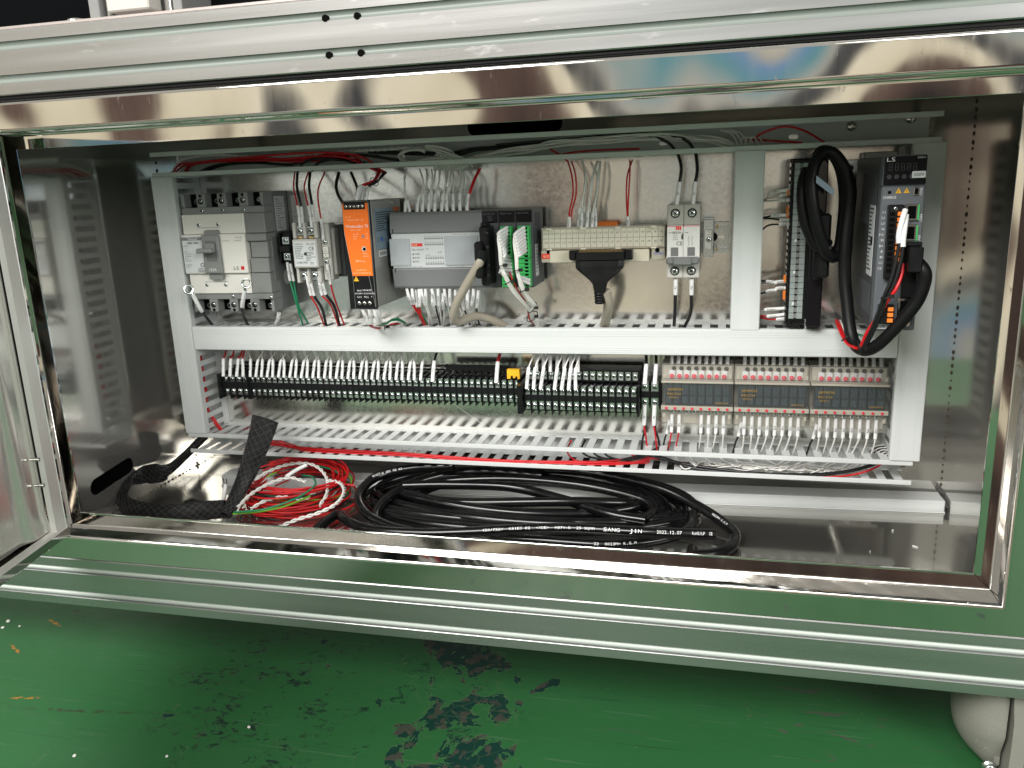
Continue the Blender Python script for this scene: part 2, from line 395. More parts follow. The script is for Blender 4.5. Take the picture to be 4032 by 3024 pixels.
# ------------------------------------------------------------------ shared small hardware
def screw_mesh(name, r, mname='tin', slot=False):
    m = MB(); m.lathe((0,0,0), (0,-1,0), [(0, r), (r*.35, r), (r*.62, r*.78), (r*.70, r*.45)], 12)
    me = m.mesh(name, (0,0,0), MT[mname])
    d = MB(); w = r*.14
    for a in ((45, 135) if not slot else (45,)):
        c, s_ = math.cos(math.radians(a)), math.sin(math.radians(a)); L_ = r*(.62 if not slot else .95)
        d.add([(c*L_-s_*w, -r*.73, s_*L_+c*w), (-c*L_-s_*w, -r*.73, -s_*L_+c*w), (-c*L_+s_*w, -r*.73, -s_*L_-c*w), (c*L_+s_*w, -r*.73, s_*L_-c*w)], [(0,1,2,3)])
    nb = len(me.vertices)
    full = MB(); full.v = m.v + d.v; full.f = m.f + [tuple(i+len(m.v) for i in q) for q in d.f]; full.sm = m.sm + d.sm
    bpy.data.meshes.remove(me)
    me = full.mesh(name, (0,0,0), MT[mname]); me.materials.append(MT['void'])
    for k in range(len(m.f), len(full.f)): me.polygons[k].material_index = 1
    return me
SCREW = {r: screw_mesh('screw', r) for r in (1.3, 1.9, 2.4, 3.0, 4.0)}
SLOTTED = {r: screw_mesh('screw', r, 'nickel', True) for r in (1.9, 2.4)}
def screw(parent, x, y, z, r=2.4, kind=None): return inst('screw', (kind or SCREW)[r], parent, (x, y, z))

# ================================================================== the workshop floor
def floor_material():
    m = bpy.data.materials.new('green_floor_paint'); m.use_nodes = True; N, L = m.node_tree.nodes, m.node_tree.links
    b = N['Principled BSDF']; tc = N.new('ShaderNodeTexCoord'); OBJ = tc.outputs['Object']
    def noise(scale, detail=4, stretch=(1,1,1), rot=0.0, dist=0.0, rough=0.5):
        mp = N.new('ShaderNodeMapping'); mp.inputs['Scale'].default_value = stretch; mp.inputs['Rotation'].default_value = (0, 0, rot)
        L.new(OBJ, mp.inputs['Vector']); n = N.new('ShaderNodeTexNoise'); n.inputs['Scale'].default_value = scale
        n.inputs['Detail'].default_value = detail; n.inputs['Distortion'].default_value = dist; n.inputs['Roughness'].default_value = rough
        L.new(mp.outputs['Vector'], n.inputs['Vector']); return n.outputs['Fac']
    def step(v, a, c):
        r = N.new('ShaderNodeMapRange'); r.interpolation_type = 'SMOOTHSTEP'; r.inputs[1].default_value = a; r.inputs[2].default_value = c
        L.new(v, r.inputs[0]); return r.outputs[0]
    def mul(a, c, op='MULTIPLY'):
        n = N.new('ShaderNodeMath'); n.operation = op
        for i, q in enumerate((a, c)):
            if isinstance(q, (int, float)): n.inputs[i].default_value = q
            else: L.new(q, n.inputs[i])
        return n.outputs[0]
    def spot(cx, cy, rx, ry, rot=0.0):
        mp = N.new('ShaderNodeMapping'); mp.vector_type = 'TEXTURE'; mp.inputs['Location'].default_value = (cx, cy, 0)
        mp.inputs['Rotation'].default_value = (0, 0, rot); mp.inputs['Scale'].default_value = (rx, ry, 1)
        L.new(OBJ, mp.inputs['Vector']); ln = N.new('ShaderNodeVectorMath'); ln.operation = 'LENGTH'; L.new(mp.outputs['Vector'], ln.inputs[0])
        return step(ln.outputs['Value'], 1.0, 0.35)
    def mix(f, a, c):
        x = N.new('ShaderNodeMix'); x.data_type = 'RGBA'; L.new(f, x.inputs[0])
        for i, q in ((6, a), (7, c)):
            if isinstance(q, tuple): x.inputs[i].default_value = (*q, 1)
            else: L.new(q, x.inputs[i])
        return x.outputs[2]
    col = mix(noise(5, 5), (0.018, 0.096, 0.029), (0.027, 0.126, 0.040))
    col = mix(mul(step(noise(70, 5, (1, 6, 1), 0.5), 0.58, 0.75), 0.35), col, (0.038, 0.095, 0.046))
    col = mix(mul(step(noise(14, 6, (1, 9, 1), -0.7, 0.6), 0.62, 0.70), 0.35), col, (0.050, 0.085, 0.052))
    c1 = (434.7,-193.6,-250.0); c2 = (191.0,-191.4,-250.0); c3 = (309.5,-230.3,-250.0); c4 = (823.2,-134.2,-250.0)
    s1 = spot(c1[0]*U, c1[1]*U, 0.100, 0.46, 0.2); s2 = spot(c2[0]*U, c2[1]*U, 0.15, 0.22, 0.5)
    s3 = spot(c3[0]*U, c3[1]*U, 0.30, 0.24); s4 = spot(c4[0]*U, c4[1]*U, 0.10, 0.12, 0.3)
    flake = noise(24, 7, (1, 0.8, 1), 0.3, 0.6, 0.62)
    sc = mul(mul(step(noise(70, 7, (1, 1.9, 1), 0.6, 0.9, 0.65), 0.535, 0.57), step(noise(16, 3, (1, 1, 1), 0.2), 0.50, 0.56)), mul(s2, 0.95))
    col = mix(sc, col, (0.012, 0.030, 0.020))
    sc3 = mul(mul(step(noise(55, 7, (1, 1.6, 1), -0.3, 1.1, 0.65), 0.545, 0.58), step(noise(19, 3, (1, 1, 1), 1.2), 0.56, 0.60)), mul(s3, 0.9))
    col = mix(sc3, col, (0.010, 0.030, 0.022))
    sc4 = mul(step(noise(30, 6, (1, 3, 1), 0.9, 0.8), 0.60, 0.66), mul(s4, 0.8))
    col = mix(sc4, col, (0.07, 0.075, 0.06))
    fs = mul(flake, mul(mul(s1, 0.16), -0.16, 'ADD'), 'ADD')
    ch = step(fs, 0.509, 0.515)
    brown = step(noise(60, 5, (1, 1, 1), 0, 0.5), 0.53, 0.57)
    rim = mul(step(fs, 0.499, 0.504), step(fs, 0.513, 0.509))
    col = mix(mul(rim, 0.35), col, (0.12, 0.20, 0.09))
    col = mix(ch, col, mix(brown, (0.006, 0.036, 0.026), (0.050, 0.054, 0.042)))
    vr = N.new('ShaderNodeTexVoronoi'); vr.feature = 'DISTANCE_TO_EDGE'; vr.inputs['Scale'].default_value = 42; L.new(OBJ, vr.inputs['Vector'])
    crack = mul(step(vr.outputs['Distance'], 0.035, 0.012), mul(step(s1, 0.35, 0.7), step(noise(20, 3), 0.50, 0.55))); col = mix(mul(crack, 0.22), col, (0.10, 0.15, 0.07))
    scr = step(noise(9, 5, (1, 30, 1), 0.9, 0.3), 0.64, 0.67); col = mix(mul(scr, 0.28), col, (0.10, 0.17, 0.11))
    scr2 = step(noise(8, 5, (1, 34, 1), -0.5, 0.3), 0.65, 0.68); col = mix(mul(scr2, 0.35), col, (0.012, 0.030, 0.020))
    dust = step(noise(150, 4), 0.68, 0.74); col = mix(mul(dust, 0.4), col, (0.12, 0.16, 0.12))
    for cc, ang_ in (((-177.7,-167.0,-250.0), -0.5), ((-78.0,-254.7,-250.0), 0.2), ((-176.5,-100.7,-250.0), -0.4)):
        so = mul(spot(cc[0]*U, cc[1]*U, 0.022, 0.0035, ang_), step(noise(180, 3), 0.47, 0.52)); col = mix(mul(so, 0.85), col, (0.42, 0.16, 0.02))
    cc = (10.5,-263.4,-250.0)
    so = mul(spot(cc[0]*U, cc[1]*U, 0.10, 0.004, 0.12), step(noise(90, 4), 0.42, 0.55)); col = mix(mul(so, 0.8), col, (0.03, 0.035, 0.02))
    L.new(col, b.inputs['Base Color'])
    rg = N.new('ShaderNodeMapRange'); b.inputs['IOR'].default_value = 1.32; rg.inputs[3].default_value = 0.34; rg.inputs[4].default_value = 0.55; L.new(noise(25, 4), rg.inputs[0]); L.new(rg.outputs[0], b.inputs['Roughness'])
    bp = N.new('ShaderNodeBump'); bp.inputs['Strength'].default_value = 0.5; bp.inputs['Distance'].default_value = 0.0012; bp.invert = True
    L.new(mul(ch, sc, 'ADD'), bp.inputs['Height']); L.new(bp.outputs['Normal'], b.inputs['Normal'])
    return m
MT['floor'] = floor_material()
fl = MB(); fl.add([(-1800,-1500,-250),(2800,-1500,-250),(2800,900,-250),(-1800,900,-250)], [(0,1,2,3)])
tag(fl.build('floor', MT['floor'], None, (0,0,-250)), kind='structure')

def crumb(x, y, r, k):
    m = MB(); rnd = random.Random(k)
    m.lathe((x,y,-250), (0,0,1), [(0, r*.7), (r*.35, r), (r*.8, r*.55)], 6)
    m.v = [(a+rnd.uniform(-.2,.2)*r, b+rnd.uniform(-.2,.2)*r, max(-250, c)) for a, b, c in m.v]
    return m.build('paint_crumb', MT['chip'])
CR = [((-244.8,-109.8,-250.0), 3.2, 'largest white crumb on the green floor near the left edge'),
      ((-238.2,-125.5,-250.0), 2.6, 'white crumb beside the largest one at the left edge of the floor'),
      ((-217.8,-117.9,-250.0), 1.8, 'small white crumb right of the pair at the left of the floor'),
      ((57.1,-331.4,-250.0), 2.2, 'white crumb low on the bright green floor, left of centre'),
      ((155.3,-313.4,-250.0), 1.8, 'white crumb at the lower edge of the floor below the scuffs'),
      ((215.5,-254.5,-250.0), 2.0, 'white crumb at the end of a dark scratch on the floor')]
for k, (p, r, lab) in enumerate(CR): tag(crumb(p[0], p[1], r, k), lab, 'crumb', 'crumbs on the floor')

# ================================================================== aluminium rails
def arc(cy, cz, r, a0, a1, n=5): return [(cy + r*math.cos(math.radians(a0+(a1-a0)*k/n)), cz + r*math.sin(math.radians(a0+(a1-a0)*k/n))) for k in range(n+1)]
def rail(name, label, z0, z1, x0, x1, grooves, convex):
    yf, yb = -217.0, -187.0
    pl = [(yb, z0), (yf+1.0, z0), (yf, z0+1.0)]
    for a, b in grooves:                                    # lower groove first
        c = 0.5 if convex else 0.15
        pl += [(yf, a-c), (yf+c, a), (yf+4.5, a), (yf+4.5, b), (yf+c, b), (yf, b+c)]
    pl += [(yf, z1-1.0), (yf+1.0, z1), (yb, z1)]
    t = thing(name, label, 'rail', ((x0+x1)/2, -202, z0))
    MB().prism(pl, 'x', x0, x1).build('extrusion', MT['aluminium'], t)
    for a, b in grooves:
        n = 10; rows = []
        for k in range(n+1):
            q = k/n; d = math.sin(math.pi*q)*2.2
            y = yf + (3.4-d if convex else 1.2+d*.8); rows.append([(x0, y, a+.2+(b-a-.4)*q), (x1, y, a+.2+(b-a-.4)*q)])
        m = MB(); m.rings(rows, False, set(range(n))); m.f = [q[::-1] for q in m.f]; m.build('slot_cover', MT['slot_cover' if convex else 'slot_cover_shaded'], t)
    return t
rail('aluminium_rail', 'long silver aluminium extrusion with two grooves under the cabinet, above the green floor', -145.2, -85.2, -700, 1900, [(-134.2, -126.6), (-103.6, -96.4)], True)
rt_ = rail('aluminium_rail', 'long silver aluminium extrusion with two grooves above the cabinet opening', 420.3, 480.6, -900, 2100, [(431.6, 439.0), (462.2, 469.8)], False)
for p in ((360.1, 464.1), (390.5, 463.6), (360.6, 433.4), (391.3, 433.2)):
    MB().cyl((p[0], -217.35, p[1]), (p[0], -214, p[1]), 3.1, 16).build('bolt_hole', MT['void'], rt_)
bx('cap_plate', MT['anodised'], rt_, -900, 2100, -215.5, -120, 480.8, 483.6, 0.4)
sl = MB(); sl.box(-700, 1900, -213.5, -195, 415.6, 420.1); sl.box(-700, 1900, -214.6, -213.4, 417.1, 418.5)
tag(sl.build('rubber_seal', MT['black_rubber']), 'thin black rubber strip between the upper rail and the steel frame', 'seal')

# dark machine above the upper rail
t = thing('machine_cover', 'black machine panel standing behind the upper rail at the top left', 'machine', (0, 40, 484))
pl = [(-60,484)] + arc(-20, 700, 40, 180, 90, 8) + [(300, 740), (300, 484)]
MB().prism(pl, 'x', -900, 79).build('black_panel', MT['dark_machine'], t)
bx('black_block', MT['dark_machine'], t, 182, 900, -110, 200, 484, 760, 2)
t = thing('machine_bracket', 'grey metal bracket with bright posts above the upper rail', 'bracket', (130, -140, 483.6))
bx('side_plate', MT['mid_grey'], t, 80, 92, -168, -90, 484.2, 560, 1)
bx('side_plate', MT['mid_grey'], t, 171, 181, -160, -90, 484.2, 560, 1)
bx('cross_plate', MT['warm_grey'], t, 104, 152, -172, -150, 497, 560, 1.5)
bx('back_plate', MT['mid_grey'], t, 93, 170, -120, -110, 484.2, 560, 1)
MB().cyl((161, -150, 484.2), (161, -150, 560), 5, 14).build('post', MT['nickel'], t)
MB().cyl((98, -160, 484.2), (98, -160, 560), 3, 12).build('post', MT['nickel'], t)
cp = (90.1,-190.0,490.0)
tag(MB().lathe((cp[0], -200, 483.8), (0,0,1), [(0, 9), (2.2, 9), (3.6, 7), (4, 4)], 16).build('button_screw', MT['nickel']), 'domed bright screw head on the upper rail against black', 'screw')

# ================================================================== enclosure
XL, XR, YB, ZF, ZC = -67.0, 977.0, 105.0, -88.0, 408.0
OL, OR, OB, OT = -20.0, 932.7, -41.7, 370.0               # clear opening
enc = thing('steel_enclosure', 'open stainless steel cabinet box with polished frame between the two rails', 'cabinet', (455, -40, -90))
def holed(outer, hole, mk):
    """wall with one rounded hole: fan strips between hole ring and outer rectangle"""
    dense = []
    for i_, (ax_, az_) in enumerate(hole):
        bx2, bz2 = hole[(i_+1) % len(hole)]; k_ = max(1, int(math.hypot(bx2-ax_, bz2-az_)/2.0))
        dense += [(ax_+(bx2-ax_)*q/k_, az_+(bz2-az_)*q/k_) for q in range(k_)]
    hole = dense
    x0, x1, z0, z1 = outer; n = len(hole); cx = sum(p[0] for p in hole)/n; cz = sum(p[1] for p in hole)/n
    ring = []
    for px, pz in hole:
        dx, dz = px-cx, pz-cz
        k = min(((x1-cx)/dx if dx > 1e-6 else (x0-cx)/dx if dx < -1e-6 else 1e9), ((z1-cz)/dz if dz > 1e-6 else (z0-cz)/dz if dz < -1e-6 else 1e9))
        ring.append((cx+dx*k, cz+dz*k))
    cs = [(x0,z0),(x1,z0),(x1,z1),(x0,z1)]
    m = MB(); v = [mk(*p) for p in hole] + [mk(*p) for p in ring] + [mk(*c) for c in cs]; f = []
    for i in range(n):
        j = (i+1) % n; a, b = ring[i], ring[j]; q = [i, j, n+j]
        for ci, c in enumerate(cs):
            if (abs(a[0]-c[0]) < 1e-3 and abs(b[1]-c[1]) < 1e-3 and abs(b[0]-c[0]) > 1e-3) or (abs(a[1]-c[1]) < 1e-3 and abs(b[0]-c[0]) < 1e-3 and abs(b[1]-c[1]) > 1e-3): q.append(2*n+ci)
        f.append(tuple(q + [n+i]))
    return m.add(v, f)
bh = rounded(392, 514, 375, 402, 11, 6)
m = holed((XL, XR, ZF, ZC), bh, lambda a, b: (a, YB, b)); m.build('back_wall', MT['satin_steel'], enc)
def cavity(poly, mk, d, nm):  # added black pocket behind a wall hole, stops light leaking through
    m = MB(); n = len(poly); v = [mk(a, b, 0) for a, b in poly] + [mk(a, b, d) for a, b in poly]
    m.add(v, [(i, (i+1)%n, n+(i+1)%n, n+i) for i in range(n)] + [tuple(range(n, 2*n))]); return m.build(nm, MT['void'], enc)
cavity(bh, lambda a, b, d: (a, YB+d+.2, b), 60, 'dark_backing')
ang = 0.31
lh = [(-73.3 + a*math.cos(ang*0)+0, -39.5 + b + a*0.10) for a, b in rounded(-41, 41, -10.5, 10.5, 10.2, 6)]
m = holed((-183.6, YB, ZF, ZC), lh, lambda a, b: (XL, a, b)); m.build('side_wall', MT['satin_steel'], enc)
cavity(lh, lambda a, b, d: (XL-d-.2, a, b), 60, 'dark_backing')
MB().add([(XR,-183.6,ZF),(XR,YB,ZF),(XR,YB,ZC),(XR,-183.6,ZC)], [(0,1,2,3)]).build('side_wall', MT['satin_steel'], enc)
MB().add([(XL,-183.6,ZF),(XR,-183.6,ZF),(XR,YB,ZF),(XL,YB,ZF)], [(0,1,2,3)]).build('bottom_wall', MT['floor_steel'], enc)
MB().add([(XL,-183.6,ZC),(XR,-183.6,ZC),(XR,YB,ZC),(XL,YB,ZC)], [(3,2,1,0)]).build('top_wall', MT['satin_steel'], enc)
# added unseen shell, there only to keep light out from behind
sh = MB(); sh.box(XL-70, XR+70, YB+70, YB+73, -145, 415); sh.box(XL-73, XL-70, -180, YB+70, -145, 415); sh.box(XR+70, XR+73, -180, YB+70, -145, 415)
sh.box(XL-70, XR+70, -186, YB+70, 412, 415); sh.box(XL-70, XR+70, -186, YB+70, -145, -142)
sh.build('light_shield', MT['dark_machine'], enc)
# front frame: one folded section run round the opening
prof = [(40, 40, 40, 36, -183.6), (0, 0, 0, 0, -183.6), (0, 0, 0, 0, -185.4), (0.3, 0.3, 0.3, 0.3, -185.6)]
prof += [(13.6,)*4 + (-185.6,)]
for k in range(1, 5):
    a = math.radians(90*k/4); prof.append((13.6+1.6*math.sin(a),)*4 + (-185.6-1.6*(1-math.cos(a)),))
prof.append((15.2,)*4 + (-213.4,))
for k in range(1, 6):
    a = math.radians(90*k/5); prof.append((15.2+3.4*(1-math.cos(a)),)*4 + (-213.4-3.4*math.sin(a),))
i0 = len(prof)
prof.append((150, 160, 42.2, 41.4, -216.8))
for k in range(1, 6):
    a = math.radians(90*k/5); prof.append((150+3*math.sin(a), 160+3*math.sin(a), 42.2+1.2*math.sin(a), 41.4+3.6*math.sin(a), -216.8+3.6*(1-math.cos(a))))
prof.append((153, 163, 43.4, 45, -195))
rows = [[(OL-l, y, OB-b_), (OR+r_, y, OB-b_), (OR+r_, y, OT+t_), (OL-l, y, OT+t_)] for l, r_, b_, t_, y in prof]
sm = set(range(4, 9)) | set(range(9, 15)) | set(range(i0, i0+6)); sm -= {8+1-1+0} if False else set()
fr = MB(); fr.rings(rows, True, {k for k in sm if k not in (9, i0-1+0)})
fr.f = [q[::-1] for q in fr.f]
fr.build('front_frame', MT['polished'], enc)
# mitre seams at the frame corners
for cx, cz, dx, dz in ((OL, OB, -1, -1), (OR, OB, 1, -1), (OR, OT, 1, 1), (OL, OT, -1, 1)):
    m = MB(); m.tube([(cx+dx*.4, -185.7, cz+dz*.4), (cx+dx*13.6, -185.75, cz+dz*13.6), (cx+dx*15.1, -187.2, cz+dz*15.1), (cx+dx*15.1, -213.4, cz+dz*15.1), (cx+dx*17.4, -216.6, cz+dz*17.4)], 0.35, 5)
    m.build('mitre_seam', MT['void'], enc)
# burnt weld spots along the seams of the box
mat('weld', (0.10, 0.075, 0.055), 0.5, 0.5)
def seam(p0, p1, n, k):
    m = MB(); p0, p1 = Vector(p0), Vector(p1); rnd = random.Random(k)
    for i in range(n):
        p = p0.lerp(p1, (i+.5+rnd.uniform(-.2,.2))/n); r = rnd.uniform(1.0, 1.9); d = (p1-p0).normalized()
        m.tube([p - d*r*1.5, p - d*r*.6, p + d*r*.6, p + d*r*1.5], [r*.3, r, r, r*.3], 6)
    tag(m.build('weld_seam', MT['weld'], enc), kind='stuff')
seam((XL, YB, ZF), (XL, YB, ZC), 48, 1); seam((XR, YB, ZF), (XR, YB, ZC), 56, 2); seam((XL, -180, ZF), (XL, YB, ZF), 34, 3)
sm_ = MB(); sm_.box(XL, 30, 103.8, 105, -73.5, -72.3); sm_.build('bottom_fold', MT['satin_steel'], enc)

# ================================================================== door, swung open on the left
HX, HY = -11.0, -215.0; DD = Vector((0.1946, -0.9809)); DN = Vector((0.9809, 0.1946))
def dp(s_, n_, z_): return (HX + DD.x*s_ + DN.x*n_, HY + DD.y*s_ + DN.y*n_, z_)
door = thing('enclosure_door', 'stainless steel cabinet door swung open at the left edge, inner side showing', 'door', (HX, HY, -55.5))
def dring(rows, name, mname, smooth=()):
    m = MB(); m.rings([[dp(l, n_, -55.5+b_), dp(l, n_, 383-t_), dp(960-r_, n_, 383-t_), dp(960-r_, n_, -55.5+b_)] for l, r_, b_, t_, n_ in rows], True, smooth)
    return m.build(name, MT[mname], door)
dring([(0,0,0,0,-26), (0,0,0,0,-0.8), (0.8,0.8,0.8,0.8,0), (4,10,10,10,0)], 'rim', 'polished')
dring([(4.02,10.02,10.02,10.02,0.0), (4.6,10.6,10.6,10.6,-0.7), (19,19,12,12,-3.0), (20,20,13,13,-9)], 'inner_flange', 'brushed')
rows = []
m = MB()
ss = [20, 24, 30, 40, 46, 50, 54, 60, 90, 400, 940]; nn = [-9, -10, -10, -10, -11, -14, -17, -19, -19, -19, -19]
m.rings([[dp(s_, n_, -42.5), dp(s_, n_, -36), dp(s_, n_-2, -20), dp(s_, n_-2, 350), dp(s_, n_, 370)] for s_, n_ in zip(ss, nn)], False, set(range(2, 8)))
m.build('inner_panel', MT['door_steel'], door)
m = MB(); m.add([dp(0,-26,-55.5), dp(960,-26,-55.5), dp(960,-26,383), dp(0,-26,383)], [(0,1,2,3)]); m.build('outer_sheet', MT['polished'], door)
for z_ in (45.7, 16.0):
    m = MB(); m.cyl(dp(30.0, -10.2, z_), dp(30.0, 0.0, z_), 1.5, 10); st_ = m.build('stud', MT['nickel'], door)
    m = MB()
    for k in range(4): m.cyl(dp(30.0, -5.0+k*1.15, z_), dp(30.0, -4.2+k*1.15, z_), 2.2, 12)
    m.cyl(dp(30.0, -5.2, z_), dp(30.0, -0.4, z_), 1.95, 12); m.build('threaded_nut', MT['nickel'], st_)

# ================================================================== levelling caster under the rail
cs = thing('levelling_caster', 'beige cast metal levelling caster under the right end of the lower rail', 'caster', (990, -165, -250))
rows = []
for z_, rx in ((-145.6, 31.0), (-156, 32.5), (-170, 34), (-186, 35), (-199, 35), (-208, 34), (-216, 32), (-224, 28.5), (-232, 23), (-239, 16), (-245, 9)):
    rows.append([(970 - rx*max(0.0, math.sin(math.pi*k/14))**.8, -158 - 40*math.cos(math.pi*k/14)*(1 if z_ > -200 else max(.6, 1-(-200-z_)/110)), z_) for k in range(15)])
m = MB(); m.rings(rows, False, set(range(10))); m.f = [q[::-1] for q in m.f]; m.build('housing_lobe', MT['caster_paint'], cs)
m = MB(); m.prism([(966.2,-146),(971,-146),(971,-236),(966.2,-240)], 'y', -188, -125); m.build('groove_web', MT['caster_paint'], cs)
m = MB(); m.prism([(971.2,-145.6),(972,-160),(974,-182),(974,-207),(1065,-207),(1065,-145.6)], 'y', -203, -118); m.prism([(974,-207.02),(973.4,-247),(986,-247),(986,-207.02)], 'y', -203, -118); m.build('housing', MT['caster_paint'], cs)
bx('wheel_well', MT['void'], cs, 986.2, 1060, -201, -130, -247, -207.4, 0)
MB().cyl((990,-203,-236), (1050,-203,-236), 7, 20).build('adjusting_wheel', MT['black_gloss'], cs)
MB().cyl((1040,-165,-232), (1064,-165,-232), 18, 24).build('roller', MT['black_plastic'], cs)
m = MB(); m.lathe((961,-192,-236), (0,-1,0), [(0,6.5),(1.4,6.5),(1.5,5),(5,5),(6,4),(6,2.6)], 14); m.build('socket_bolt', MT['tin'], cs)
for k, c_ in enumerate('OCFT'):
    a = math.radians(-62+k*10); text(c_, (937.5+k*5.4, (-176,-183,-188,-190)[k], -203-k*5.4), 4.6, 'caster_paint', cs, right=(.72,0,-.69), upv=(.69,0,.72))

# ================================================================== mounting plate and rails
bx_ = MB(); bx_.box(-2, 926, 60, 62.5, -30, 372, 0.3)
plate = tag(bx_.build('mounting_plate', MT['galvanised']), 'galvanised steel mounting plate behind all the electrical parts', 'plate')
for x_, z_ in ((842, 362), (901, 367)):
    MB().lathe((x_, 59.9, z_), (0,-1,0), [(0, 7.5), (1, 7.5), (1.1, 5.5), (3, 5.3), (4.5, 3.6), (4.9, 1.5)], 16).build('button_screw', MT['nickel'], plate)
for x_ in (60, 500, 860):
    for z_ in (-24, 366): MB().cyl((x_, 62.5, z_), (x_, 104.8, z_), 6, 12).build('standoff', MT['zinc'], plate)
MB().tube([(367.6,59.9,34.2), (416.6,59.9,-0.2)], .22, 4).build('scratch', MT['print_white'], plate)
def din_rail(label, x0, x1, z0):
    m = MB(); c = z0
    pl = [(58.5,c-17.5),(51.5,c-17.5),(51.5,c-13.2),(57.2,c-13.2),(57.2,c+13.2),(51.5,c+13.2),(51.5,c+17.5),(58.5,c+17.5),(58.5,c+16.3),(52.7,c+16.3),(52.7,c+14.4),(58.5,c+14.4),(58.5,c-14.4),(52.7,c-14.4),(52.7,c-16.3),(58.5,c-16.3)]
    poly = [(52.7,c+17.5),(51.5,c+17.5)]
    for a, b in ((c+13.0, c+17.5), (c-17.5, c-13.0)):
        m.box(x0, x1, 51.5, 52.7, a, b)
    m.box(x0, x1, 58.3, 59.6, c-13.0, c+13.0); m.box(x0, x1, 51.5, 59.6, c+12.2, c+13.2); m.box(x0, x1, 51.5, 59.6, c-13.2, c-12.2)
    o = m.build('din_rail', MT['zinc'])
    return tag(o, label, 'rail')
dr = din_rail('zinc plated DIN rail carrying the upper row of devices', 196, 716, 245.5)
for k in range(2):
    MB().prism([(703+k*0, 244.4+0), (710, 244.4), (710, 247.4), (703, 247.4)], 'y', 58.0, 58.25).build('rail_slot', MT['satin_steel'], dr); break
for z_ in (232.6, 258.4): bx('rail_notch', MT['brass'], dr, 701.2, 703.0, 51.2, 51.45, z_-2, z_+2, 0)
m = MB(); m.lathe((697.5, 57.8, 246), (0,-1,0), [(0, 5), (1.5, 5), (2.5, 3.2), (2.6, 1)], 14); m.build('rail_screw', MT['black_plastic'], dr)
din_rail('zinc plated DIN rail behind the lower terminal row', 48, 892, 64.0)

# ================================================================== slotted wiring ducts
def duct(label, ax, a0, a1, b0, b1, cover, pitch, slot_off=4.0, cov=None, yw=(0.0, 59.6), shade=None, lip=5.4, base_slots=()):
    """ax: run along 'x' or 'z'; b0..b1 the width across"""
    y0, y1 = yw
    org = ((a0+a1)/2, 30, b0) if ax == 'x' else ((b0+b1)/2, 30, a0)
    t = thing('wiring_duct', label, 'wiring duct', org, 'slotted wiring ducts')
    def B(m, u0, u1, ya, yb, v0, v1, c=0.0):
        return m.box(u0, u1, ya, yb, v0, v1, c) if ax == 'x' else m.box(v0, v1, ya, yb, u0, u1, c)
    B(MB(), a0, a1, y1-1.4, y1, b0+1.7, b1-1.7).build('duct_base', MT['duct'], t)
    n = int((a1-a0-2*slot_off)/pitch); wf = pitch*0.5
    fm = B(MB(), 0, wf, y0+4.2, y1-13, 0, 1.6).mesh('finger', (0,0,0), MT['duct'])
    for side, w0 in ((0, b0), (1, b1-1.6)):
        m = MB(); B(m, a0, a1, y1-13, y1, w0, w0+1.6)
        if cover: B(m, a0, a1, y0+0.6, y0+4.2, w0, w0+1.6)
        else:
            lo, hi = (w0-0.4, w0+lip-0.4) if side == 0 else (w0+2.0-lip, w0+2.0)
            B(m, a0, a1, y0, y0+2.0, lo, hi, 0.5); B(m, a0, a1, y0+2.02, y0+4.2, w0-.2, w0+1.8)
        sw = m.build('side_wall', MT['duct'], t)
        for i in range(n+1):
            u = a0 + slot_off + i*pitch
            if u + wf > a1: break
            inst('finger', fm, sw, (u, 0, w0) if ax == 'x' else (w0, 0, u))
    if cover:
        c0, c1 = cov or (a0, a1); m = MB()
        B(m, c0, c1, y0-1.6, y0, b0-0.9, b1+0.9, 0.5)
        B(m, c0, c1, y0+0.02, y0+8, b0-1.5, b0-0.25); B(m, c0, c1, y0+0.02, y0+8, b1+0.25, b1+1.5)
        co = m.build('cover', MT['duct_cover'], t)
        m = MB()
        for d in (1.9, 4.4, 6.9):
            for v in (b0+d, b1-d): B(m, c0+.2, c1-.2, y0-1.95, y0-1.62, v-0.3, v+0.3)
        m.build('ridges', MT['duct_cover'], co)
    for u in base_slots:
        pl = rounded(u-5, u+5, (b0+b1)/2-2.4-1, (b0+b1)/2+2.4-1, 2.3, 4)
        MB().prism(pl, 'y', y1-1.75, y1-1.45).build('mounting_slot', MT['tin'], t)
    return t
duct('open grey slotted wiring duct along the top, full of wires', 'x', 2, 920, 340.2, 370.0, False, 18.0, base_slots=(232, 285, 318, 640, 700, 737, 782))
duct('open grey slotted wiring duct along the bottom with red wires', 'x', 2, 918.5, -28.5, -1.0, False, 17.6)
duct('covered grey wiring duct running upright at the left end', 'z', -0.5, 339.4, 0.9, 29.1, True, 14.6, cov=(0, 340))
duct('covered grey wiring duct running upright at the right end beside the drive', 'z', -0.5, 339.4, 895.3, 923.5, True, 16.5, cov=(0, 340))
duct('covered grey wiring duct running upright between the breaker and the black terminal board', 'z', 147.6, 339.4, 719.7, 748.0, True, 17.0, cov=(146.6, 340), yw=(-0.6, 59.6))
duct('covered grey wiring duct running across the middle of the plate', 'x', 31.2, 893.0, 118.0, 146.0, True, 18.0, slot_off=8.0, cov=(31.0, 893.4))
